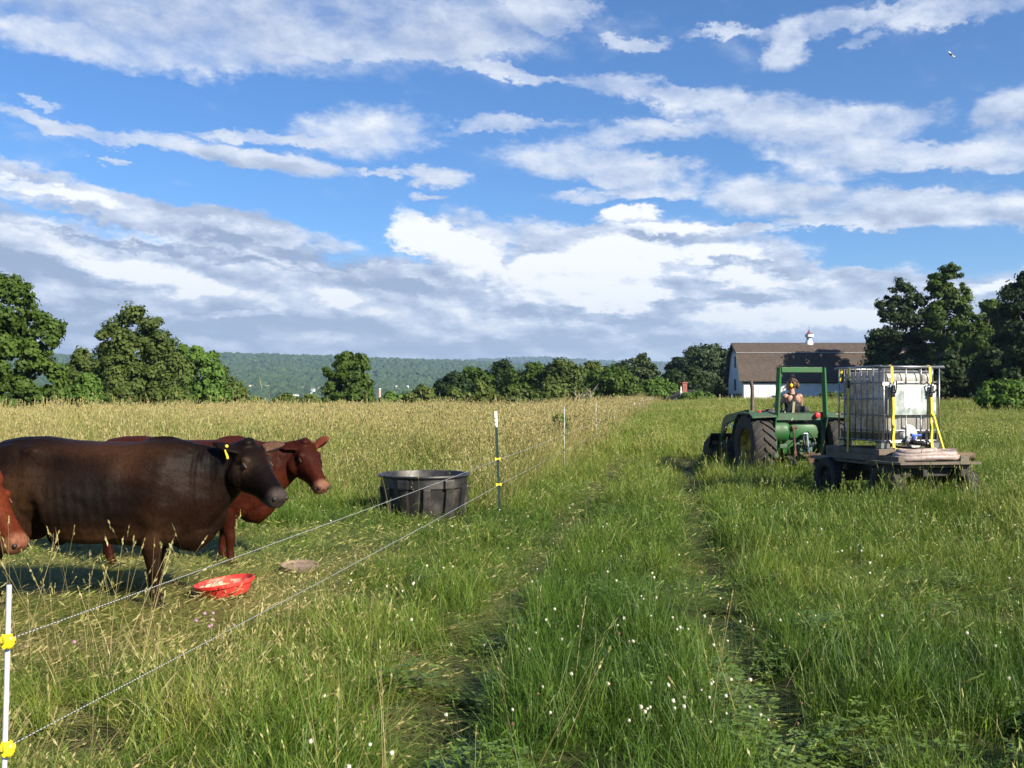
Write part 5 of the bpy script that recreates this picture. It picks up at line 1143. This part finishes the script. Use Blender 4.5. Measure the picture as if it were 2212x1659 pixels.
def tank_mat():
    m = bpy.data.materials.new('tank_plastic'); m.use_nodes = True; nt = m.node_tree; b = nt.nodes['Principled BSDF']
    tc = nd(nt, 'ShaderNodeTexCoord'); mp = nd(nt, 'ShaderNodeMapping', {'Vector': tc.outputs['Object'], 'Scale': (1, 1, .5)})
    n1 = noise_n(nt, mp.outputs[0], 4.0, 6, .65); n2 = noise_n(nt, mp.outputs[0], 16, 5, .7); s = nd(nt, 'ShaderNodeSeparateXYZ', {0: tc.outputs['Object']})
    side = mapr(nt, s.outputs[0], .32, -.02)      # the left side and its corner carry most of the brown algae stain
    c = mixc(nt, mapr(nt, n1.outputs[0], .38, .66, 0, .8), (.56, .55, .52), (.40, .37, .33))
    st = mth(nt, 'MULTIPLY', mapr(nt, mth(nt, 'ADD', n2.outputs[0], mth(nt, 'MULTIPLY', n1.outputs[0], .6)), .70, .92), side)
    c = mixc(nt, mth(nt, 'MULTIPLY', st, .62), c, (.20, .125, .07)); nt.links.new(c, b.inputs['Base Color']); b.inputs['Roughness'].default_value = .35
    tr = nd(nt, 'ShaderNodeBsdfTranslucent'); nt.links.new(c, tr.inputs[0]); mx = nd(nt, 'ShaderNodeMixShader', {0: .5}); nt.links.new(b.outputs[0], mx.inputs[1]); nt.links.new(tr.outputs[0], mx.inputs[2]); nt.links.new(mx.outputs[0], nt.nodes['Material Output'].inputs[0])
    return m
def tank():
    o = thing('water_tank', 'white plastic tank in a galvanised cage strapped on the wagon', 'tank', wpt(0, 0, .88), WTH); o.scale = (.955, .95, 1)
    W_, L_ = 1.0, 1.2; b = MB(); rc = .12
    def rr(z, ins, pinch=0):     # rounded rectangle with shallow upright ribs
        pts = []
        for cx, cy, a0 in ((W_ - rc, L_ - rc, 0), (rc, L_ - rc, 90), (rc, rc, 180), (W_ - rc, rc, 270)):
            for k in range(7):
                a = R(a0 + k * 15); pts.append((cx + (rc - ins) * math.cos(a), cy + (rc - ins) * math.sin(a)))
        out = []; n = len(pts)
        for i in range(n):
            p, q = pts[i], pts[(i + 1) % n]; d = math.hypot(q[0] - p[0], q[1] - p[1])
            out.append(p)
            if d > .3:
                nn = 30; nx, ny = (q[1] - p[1]) / d, -(q[0] - p[0]) / d
                for k in range(1, nn):
                    t = k / nn; g = .022 * (max(0, math.cos(t * math.pi * 2 * 4.5)) ** 3 if abs(ny) < .5 else max(0, math.cos((t - .5) * math.pi * 2 * 2)) ** 6 * .0 + (1 if abs(abs(t - .5) - .30) < .05 else 0) * 1.0) * pinch
                    out.append((p[0] + (q[0] - p[0]) * t - nx * g, p[1] + (q[1] - p[1]) * t - ny * g))
        return [Vector((x, y, z)) for x, y in out]
    rings = [rr(z, i, p) for z, i, p in ((.14, .12, 0), (.145, .07, 0), (.17, .045, .3), (.22, .035, 1), (.60, .035, 1), (1.02, .035, 1), (1.08, .045, .8), (1.13, .075, .4), (1.155, .115, 0))]
    b.loft(rings); b.build('bottle', tank_mat(), o, smooth=True)
    b = MB(); b.loft([[(.035 - e, .035 - e, z), (.965 + e, .035 - e, z), (.965 + e, 1.165 + e, z), (.035 - e, 1.165 + e, z)] for z, e in ((.125, 0), (.13, .012), (.225, .012), (.23, 0))]); b.build('dark_lower_band', M_black, o)  # black band round the foot of the bottle
    b = MB(); b.lathe([(.11, 1.15), (.11, 1.185), (.0001, 1.19)], 24, c=(.5, .6, 0)); b.build('lid', M_black, o)
    # cage
    def ringtube(z, r=.011, e=.0):
        p = [(-.005 - e, rc), (-.005 - e, L_ - rc), (rc, L_ + .005 + e), (W_ - rc, L_ + .005 + e), (W_ + .005 + e, L_ - rc), (W_ + .005 + e, rc), (W_ - rc, -.005 - e), (rc, -.005 - e)]
        pts = []
        for i in range(0, 8, 2):
            a, c_ = Vector((*p[i], z)), Vector((*p[(i + 1) % 8], z)); nx_ = Vector((*p[(i + 2) % 8], z)); corner = {0: (-.005 - e, L_ + .005 + e), 2: (W_ + .005 + e, L_ + .005 + e), 4: (W_ + .005 + e, -.005 - e), 6: (-.005 - e, -.005 - e)}[i]; k_ = Vector((*corner, z))
            pts += [a, c_] + [c_.lerp(k_, t).lerp(k_.lerp(nx_, t), t) for t in (.25, .5, .75)]
        pts.append(pts[0]); return pts
    b = MB()
    for z in (.27, .50, .74, .98): b.tube(ringtube(z), .011, 7)
    b.tube(ringtube(.12), .016, 7)
    for y in (-.03, L_ + .03): b.tube([(-.06, y, 1.205), (W_ + .06, y, 1.205)], .020, 8)
    for x in (-.03, W_ + .03): b.tube([(x, -.04, 1.215), (x, L_ + .04, 1.215)], .016, 8)
    for k in range(8):
        y = .04 + k * (L_ - .08) / 7
        for x in (-.022, W_ + .022): b.tube([(x, y, .12), (x, y, 1.20)], .0105, 7)
    for k, x in enumerate((.02, .16, .40, .66, .86, .98)):
        b.tube([(x, L_ + .022, .12), (x, L_ + .022, 1.20)], .0105, 7)
        segs = ((.12, .50), (.96, 1.20)) if k in (1, 2, 3, 4) else ((.12, 1.20),)
        for z0, z1 in segs: b.tube([(x, -.022, z0), (x, -.022, z1)], .0105, 7)
    b.build('cage', M_steel, o, smooth=2)
    # pallet: corner feet and runner
    for x in (.07, .5, W_ - .07):
        for y in (.08, L_ - .08):
            b = MB(); b.loft([[(x - w, y - w, z), (x + w, y - w, z), (x + w, y + w, z), (x - w, y + w, z)] for z, w in ((0.0, .062), (.01, .07), (.085, .075), (.11, .09))]) if x != .5 else b.box((x, y, .05), (.14, .10, .012)); b.build('pallet_foot', M_steel, o)
    b = MB(); b.tube([(.14, -.01, .10), (.33, -.03, .10), (.42, -.03, .03), (.62, -.03, .03), (.70, -.03, .10), (.86, -.01, .10)], .014, 8); b.box((.5, .6, .115), (.96, 1.16, .02)); b.build('pallet_rail', M_steel, o)
    # metal plate with weathered white label
    b = MB(); b.box((.50, -.030, .72), (.84, .006, .44), bev=.002); pl = b.build('plate', mat('zinc_plate', (.30, .34, .31), .38, .55, col2=(.42, .45, .43), scale=6, bump=.2), o)
    b = MB(); rng = random.Random(3); top, bot = .945, .60
    pts = [(.36, top), (.645, top)] + [(.645 - k * .0285, bot + rng.uniform(-.012, .018)) for k in range(11)]; b.prism(pts, 'y', -.037, -.0345); b.build('paper_label', mat('torn_white_label', (.62, .62, .59), .7, col2=(.34, .35, .31), scale=24, lo=.54, hi=.68), pl)
    b = MB(); b.box((.80, -.036, .90), (.14, .003, .11)); b.build('paper_label', mat('torn_white_label', 0), pl)
    b = MB(); b.box((.10, -.036, .955), (.22, .003, .05)); b.build('paper_label', mat('torn_white_label', 0), pl)
    # outlet recess and valve
    b = MB(); b.lathe([(.0001, -.02), (.12, -.018), (.16, .03)], 24, 'y', (.48, 0, .20)); b.build('outlet_recess', mat('greyed_plastic', (.36, .37, .36), .4), o, smooth=True)
    b = MB(); b.tube([(.48, .02, .115), (.48, -.10, .105)], .045, 12); b.tube([(.48, -.10, .10), (.56, -.19, .085), (.62, -.21, .075)], [.038, .034, .034], 12); b.tube([(.612, -.21, .076), (.64, -.215, .074)], .045, 12); v = b.build('valve', M_black, o, smooth=True)
    b = MB(); b.tube([(.48, -.09, .14), (.48, -.09, .19)], .02, 8); b.box((.535, -.10, .20), (.17, .032, .028), (0, R(-4), R(6)), .008); b.box((.455, -.10, .205), (.045, .05, .05), bev=.01); b.build('valve_handle', mat('valve_blue', (.02, .08, .42), .35), v)
    b = MB(); b.tube([(.40, -.10, .11), (.36, -.08, .13)], .05, 12); b.build('coupling', M_steel, v)
tank()

def strap(label, x, y0, z_top, z_bot, kind):
    o = thing('ratchet_strap', label, 'strap', wpt(x, y0, 0), WTH, 'yellow straps over the tank'); w = .042
    if kind == 'rear':
        def band(name, pts, w=w, mt=M_strap):
            b = MB()
            for p, q in zip(pts[:-1], pts[1:]):
                p, q = Vector(p), Vector(q); t = (q - p).normalized(); sx = Vector((1, 0, 0)); nr = t.cross(sx).normalized() * .0016
                b.add([p - sx * w / 2 - nr, p + sx * w / 2 - nr, q + sx * w / 2 - nr, q - sx * w / 2 - nr, p - sx * w / 2 + nr, p + sx * w / 2 + nr, q + sx * w / 2 + nr, q - sx * w / 2 + nr], [(0, 1, 2, 3), (4, 5, 6, 7), (0, 1, 5, 4), (2, 3, 7, 6), (0, 3, 7, 4), (1, 2, 6, 5)])
            b.build(name, mt, o)
        band('webbing', [(0, 1.34, 1.9), (0, 1.25, 2.112), (0, -.0, 2.112), (0, -.045, 2.09), (0, -.06, 1.84)])
        band('webbing', [(0, -.055, 1.70), (0, -.06, 1.2), (0, -.10, .90), (0, -.155, .90), (0, -.155, .78)])
        # hanging tail of the strap, folded and knotted
        band('strap_tail', [(.004, -.075, 1.66), (.006, -.085, 1.45), (-.006, -.085, 1.28), (.014, -.09, 1.20), (.0, -.088, 1.08), (-.008, -.09, .98)], w=.036)
        if x > .6: band('strap_tail', [(.02, -.10, 1.40), (.06, -.13, 1.20), (.13, -.22, .80), (.16, -.26, .76)], w=.026)
        b = MB(); b.ball((.0, -.105, 1.22 if x < .6 else 1.38), (.024, .014, .022), 8, 6); b.build('knot', M_strap, o, smooth=2)
        b = MB(); s = 1 if x > .6 else 0
        b.box((0, -.075, 1.73), (.055, .025, .17), (0, R(10 * s), 0), .006); b.tube([(-.024, -.08, 1.70), (-.026, -.12, 1.86), (.026 + .05 * s, -.12, 1.88), (.03 + .05 * s, -.11, 1.78), (.028, -.09, 1.70)], .009, 8); b.tube([(-.035, -.085, 1.72), (.035, -.085, 1.72)], .016, 10)
        b.build('ratchet', M_black, o, smooth=2)
    else:
        b = MB(); pts = [Vector((-.065, .0, 2.10)), Vector((-.07, 0, 1.95)), Vector((-.08, -.0, 1.45)), Vector((-.10, -.03, 1.25)), Vector((-.11, -.04, .80))]
        for p, q in zip(pts[:-1], pts[1:]): b.box((p + q) / 2, (.004, .040, (q - p).length), (0, math.atan2((q - p).x, (q - p).z) + math.pi, 0))
        b.build('webbing', M_strap, o); b = MB(); b.ball((-.105, -.03, 1.30), (.03, .03, .035), 8, 6); b.build('knot', M_strap, o, smooth=2)
        b = MB(); b.box((-.08, 0, 1.86), (.035, .05, .15), bev=.01); b.build('ratchet', M_black, o, smooth=2)
strap('yellow ratchet strap left of the white label, straight down the tank back', .135, 0, 0, 0, 'rear')
strap('yellow ratchet strap right of the white label with a slanting loose tail', .765, 0, 0, 0, 'rear')
strap('thin yellow strap on the left side of the tank seen edge on', 0, .75, 0, 0, 'side')

def hose():
    o = thing('suction_hose', 'coiled grey pink hose with an orange taped end on the wagon tail', 'hose', wpt(0, 0, .72), WTH)
    m = mat('hose_rubber', (.34, .27, .25), .6, col2=(.22, .17, .15), scale=12); b = MB(); pts = []
    for k in range(66):
        t = k / 65 * 2 * math.pi * 2.35 + 2.6; r = 1 - .06 * (k / 65); pts.append(Vector((.46 + .47 * r * math.cos(t) + .02 * math.sin(t * 1.3), -.37 + .20 * r * math.sin(t), .045 + .045 * (k / 65 * 2.35) + .01 * math.sin(3 * t))))
    b.tube(pts, [.040 + .0022 * (k % 2) for k in range(66)], 12); b.build('coil', m, o, smooth=2)
    b = MB(); tp = [(p + Vector((0, 0, 0))) for p in pts[24:28]]; b.tube([q for q in tp], .0455, 12); b.build('tape_wrap', mat('orange_tape', (.62, .26, .12), .7), o, smooth=2)
    o = thing('rolled_mat', 'brown rolled mat lying at the right of the hose coil', 'roll', wpt(1.06, -.26, .722 + .055), WTH + R(-28)); b = MB(); b.tube([(-.20, 0, .01), (.22, 0, 0)], [.05, .06], 14)
    b.build('roll', mat('brown_sacking', (.13, .085, .055), .95, col2=(.20, .14, .09), scale=18, bump=.8), o, smooth=True); b = MB(); b.tube([(-.1, 0, .05), (-.11, 0, .09), (-.07, 0, .09), (-.07, 0, .05)], .008, 6); b.build('hook', M_rust, o)
    o = thing('bark_piece', 'small piece of brown sacking on top of the hose coil', 'sacking', wpt(.42, -.30, .86), WTH + R(10)); b = MB(); b.loft([ell((x, 0, z), (0, 1, 0), (0, 0, 1), w, .03, .015, 10) for x, z, w in ((-.11, 0, .02), (-.05, .015, .05), (.03, .012, .045), (.10, -.01, .02))]); b.build('sacking', mat('brown_sacking', 0), o, smooth=True)
hose()

# ---------------------------------------------------------------- paddock things
def trough():
    d = 12.6; p = W(912, 1110, d); c = (p.x, d + .3, gz1(p.x, d)); o = thing('stock_tank', 'round black plastic water trough standing in the grass by the fence', 'trough', c)
    m = mat('trough_black', (.016, .015, .016), .42, col2=(.052, .044, .037), scale=4, bump=.15, lo=.45, hi=.75); rt = .62; H = .60; b = MB()
    prof = [(.0001, .03), (.50, .03), (.50, .0), (.515, .0), (.575, H - .17), (.60, H - .165), (.60, H - .03), (.625, H - .03), (.640, H - .012), (.632, H + .004), (.59, H + .004), (.575, H - .03), (.52, .06), (.0001, .06)]
    b.lathe(prof[2:], 64); b.build('tub', m, o, smooth=True)
    for k in range(12):
        a = k * math.pi / 6 + .15; b = MB(); b.box((.565 * math.cos(a), .565 * math.sin(a), .24), (.06, .10, .40), (0, R(7), a), .02); b.build('rib', m, o)
    for a in (-1.95, -.9, .6, 2.6): b = MB(); b.box((.615 * math.cos(a), .615 * math.sin(a), H - .11), (.05, .16, .13), (0, 0, a), .02); b.build('lug', m, o)
    b = MB(); b.lathe([(.0001, 0), (.572, 0)], 48, c=(0, 0, H - .085)); w = b.build('water', None, o); mw = bpy.data.materials.new('water'); mw.use_nodes = True; nt = mw.node_tree; q = nt.nodes['Principled BSDF']; q.inputs['Base Color'].default_value = (.03, .035, .03, 1); q.inputs['Roughness'].default_value = .05; q.inputs['Specular IOR Level'].default_value = .8
    nn = noise_n(nt, nd(nt, 'ShaderNodeTexCoord').outputs['Object'], 9, 3); nt.links.new(nd(nt, 'ShaderNodeBump', {'Strength': .3, 'Distance': .01, 'Height': nn.outputs[0]}).outputs[0], q.inputs['Normal']); w.data.materials.append(mw)
trough()
def pans():
    d = 7.35; p = W(484, 1296, d); o = thing('feed_pan', 'red rubber feed pan with pale residue, tipped in the grass', 'feed pan', (p.x, d + .05, gz1(p.x, d) + .075)); o.rotation_euler = (R(.5), R(-8), 0); o.scale = (1.0, 1.0, .88); o.location.z -= .018
    k = .232; b = MB(); b.lathe([(.0001, 0), (k * .72, 0), (k * .80, .015), (k * .93, .095), (k * 1.0, .10), (k * 1.02, .112), (k * 1.02, .128), (k * .99, .134), (k * .95, .128), (k * .93, .112), (k * .78, .03), (k * .70, .022), (.0001, .022)], 48)
    b.build('bowl', mat('red_rubber', (.48, .020, .017), .45, col2=(.60, .05, .04), scale=8), o, smooth=True)
    b = MB(); b.lathe([(k * .90, .098), (k * .79, .036), (k * .70, .028), (.0001, .028)], 48); b.build('feed_residue', mat('chalky_residue', (.40, .31, .24), .95, col2=(.42, .05, .035), scale=9, lo=.50, hi=.62), o, smooth=True)
    d = 8.45; p = W(648, 1236, d); o = thing('worn_lid', 'weathered brown round lid lying flat near the red pan', 'lid', (p.x, d, gz1(p.x, d) + .07)); o.rotation_euler = (R(5), R(2), 0)
    b = MB(); b.lathe([(.0001, 0), (.15, 0), (.165, .02), (.17, .045), (.155, .045), (.14, .03), (.0001, .032)], 32); b.build('disc', mat('worn_brown_rubber', (.24, .17, .12), .9, col2=(.15, .11, .08), scale=9, bump=.5), o, smooth=True)
pans()

# ---------------------------------------------------------------- electric fence
def fence():
    Hh = (.80, .44); M_fib = mat('white_fibreglass', (.48, .49, .51), .4); M_fibd = mat('greyed_fibreglass', (.60, .58, .55), .5); M_clip = mat('insulator_yellow', (.85, .62, .02), .35)
    P = {}
    # near post
    p = Vector((-1.70, 3.12, gz1(-1.7, 3.12))); o = thing('fence_post', 'thin white fibreglass post with big yellow clips at the left edge', 'fence post', p, group='posts of the electric fence')
    b = MB(); b.tube([(-.016, 0, -.1), (.012, 0, .985)], .0088, 12); b.build('rod', M_fib, o, smooth=True)
    for h in Hh:
        b = MB(); b.lathe([(.010, -.022), (.017, -.020), (.020, -.006), (.028, -.004), (.028, .004), (.020, .006), (.017, .020), (.010, .022)], 14, 'z', (.004, 0, h)); b.ball((.021, -.020, h), (.020, .014, .026), 10, 7); b.ball((-.032, -.006, h + .002), (.022, .013, .015), 10, 7); b.box((.024, -.02, h + .006), (.034, .022, .016), (0, R(30), 0), .004); b.box((.018, -.022, h - .01), (.030, .022, .016), (0, R(-40), 0), .004); b.build('insulator', M_clip, o, smooth=True)
    # steel T post
    q = Vector((-.17, 13.1, gz1(-.17, 13.1))); o = thing('steel_post', 'dark green studded steel post with a white top and yellow clips', 'fence post', q, group='posts of the electric fence'); o.rotation_euler = (0, R(-2.3), 0)
    b = MB(); b.box((0, -.016, .68), (.036, .006, 1.56)); b.box((0, .0, .68), (.006, .028, 1.56))
    for k in range(26): b.box((-.012, -.022, .02 + k * .054), (.012, .008, .02))
    b.build('post', mat('post_green', (.012, .035, .024), .45), o); b = MB(); b.box((0, -.017, 1.36), (.040, .011, .225), bev=.003); b.box((0, -.0, 1.36), (.012, .034, .224)); b.build('white_cap', mat('white_paint', (.80, .80, .80), .5), o)
    for h in Hh: b = MB(); b.box((0, -.030, h), (.050, .016, .026), bev=.004); b.box((-.030, -.028, h), (.020, .026, .040), bev=.005); b.box((.030, -.028, h), (.020, .026, .040), bev=.005); b.build('insulator', M_clip, o)
    nodes = [p, q]
    far = [(1219, 21.5, 877, 'white fibreglass post with black clips, first beyond the steel post', 'b', 1.22), (1287.6, 28.7, 870, 'white fibreglass post with black clips, second beyond the steel post', 'b', 1.22), (1327, 40, 887, 'short pale post with yellow clips', 'y', 1.0), (1352, 52, 885, 'thin grey post after the one with yellow clips', 'b', 1.0),
           (1370, 60, 880, 'pale short post topped by a white curled handle', 'w', 1.0), (1382, 66, 879, 'thin yellowish post in the far fence', 'y', 1.05), (1390.5, 72, 871, 'far post just right of the thick white one', 'b', 1.2), (1387, 80, 864, 'thick white capped post far along the fence', 'w', 1.2),
           (1399, 84, 868, 'thin far post, third from the end', 'b', 1.2), (1404, 90, 867, 'thin far post, second from the end', 'b', 1.2), (1409, 96, 864, 'thin far post at the very end of the fence', 'b', 1.2), (1555, 92, 872, 'lone white stake near the round bush', 'b', .9), (1581, 108, 864, 'lone white stake left of the barn', 'b', .9)]
    for i, (xd, Y, yt, lb, k, _h) in enumerate(far):
        c = W(xd, yt, Y); g = gz1(c.x, c.y); h = max(c.z - g, .9); o = thing('fence_post', lb, 'fence post', (c.x, c.y, g), group='posts of the electric fence' if i < 11 else None)
        r = .0095 * (1 + i * .16) if k != 'w' or i == 4 else .035; b = MB(); b.tube([(0, 0, -.1), (0, 0, h)], r, 8); b.build('rod', M_fibd if k == 'b' and i not in (0, 1) else M_fib, o, smooth=True)
        if i < 8 and k != 'w':
            for hh in (Hh if i < 2 else (h - .12, h - .55)): b = MB(); b.lathe([(r, -.025), (r * 2.4, -.018), (r * 2.4, .018), (r, .025)], 10, c=(0, 0, hh)); b.build('insulator', M_black if k == 'b' else M_clip, o)
        if k == 'w': b = MB(); b.lathe([(.03, h - .02), (.05, h), (.05, h + .10), (.01, h + .14)], 10); b.build('cap', M_fib, o)
        if i < 11: nodes.append(Vector((c.x, c.y, g)))
    # two strands of twisted white and black polywire
    m = bpy.data.materials.new('polywire'); m.use_nodes = True; nt = m.node_tree; bb = nt.nodes['Principled BSDF']; at = nd(nt, 'ShaderNodeAttribute', attribute_name='run'); f = mth(nt, 'FRACT', mth(nt, 'MULTIPLY', at.outputs['Fac'], 52.0))
    nt.links.new(mixc(nt, mth(nt, 'GREATER_THAN', f, .62), (.36, .37, .38), (.04, .045, .06)), bb.inputs['Base Color']); bb.inputs['Roughness'].default_value = .5
    pre = Vector((-2.6, -4.0, gz1(-2.6, -4)))
    for h, lb in zip(Hh, ('upper strand of white and black electric fence cord', 'lower strand of white and black electric fence cord')):
        pts = []
        nn = [pre] + nodes[:10]
        for a, c in zip(nn[:-1], nn[1:]):
            L = (c - a).length; k = max(int(L / .25), 4)
            for j in range(k):
                t = j / k; w = a.lerp(c, t); w.z += h - .012 * L / 10 * 4 * t * (1 - t); w.y -= .02; pts.append(w)
        pts.append(nn[-1] + Vector((0, 0, h)))
        rad = [.0018 + .00010 * max(p.y - 3, 0) * (1 if p.y < 24 else 1) for p in pts]; rad = [min(r, .0042) for r in rad]
        b = MB(); b.tube(pts, rad, 6); o = b.build('electric_fence_cord', m, None, smooth=2, fix=False); tag(o, lb, 'fence cord')
        run = np.repeat(np.array([p.y for p in pts], np.float32), 6); a = o.data.attributes.new('run', 'FLOAT', 'POINT'); a.data.foreach_set('value', run)
fence()

def insects():
    for xd, yd, Y, r, lb in ((2055, 118, 1.5, .0032, 'small flying insect with pale wings high at the right'), (1172, 258, 3.0, .0022, 'tiny dark insect in the middle of the sky'), (508, 296, 3.0, .0022, 'tiny dark insect over the left cloud streak')):
        o = thing('flying_insect', lb, 'insect', W(xd, yd, Y)); b = MB(); b.ball((0, 0, 0), (r * 1.2, r * .5, r * .5), 8, 6, rot=(0, R(30), 0)); b.build('body', M_black, o)
        b = MB(); b.ball((-r * .8, 0, r * .9), (r * 1.2, r * .4, r * .35), 8, 6, rot=(0, R(40), 0)); b.ball((r * .9, 0, -r * .9), (r * 1.1, r * .4, r * .3), 8, 6, rot=(0, R(20), 0)); b.build('wings', mat('insect_wing', (.75, .76, .80), .4), o)
insects()
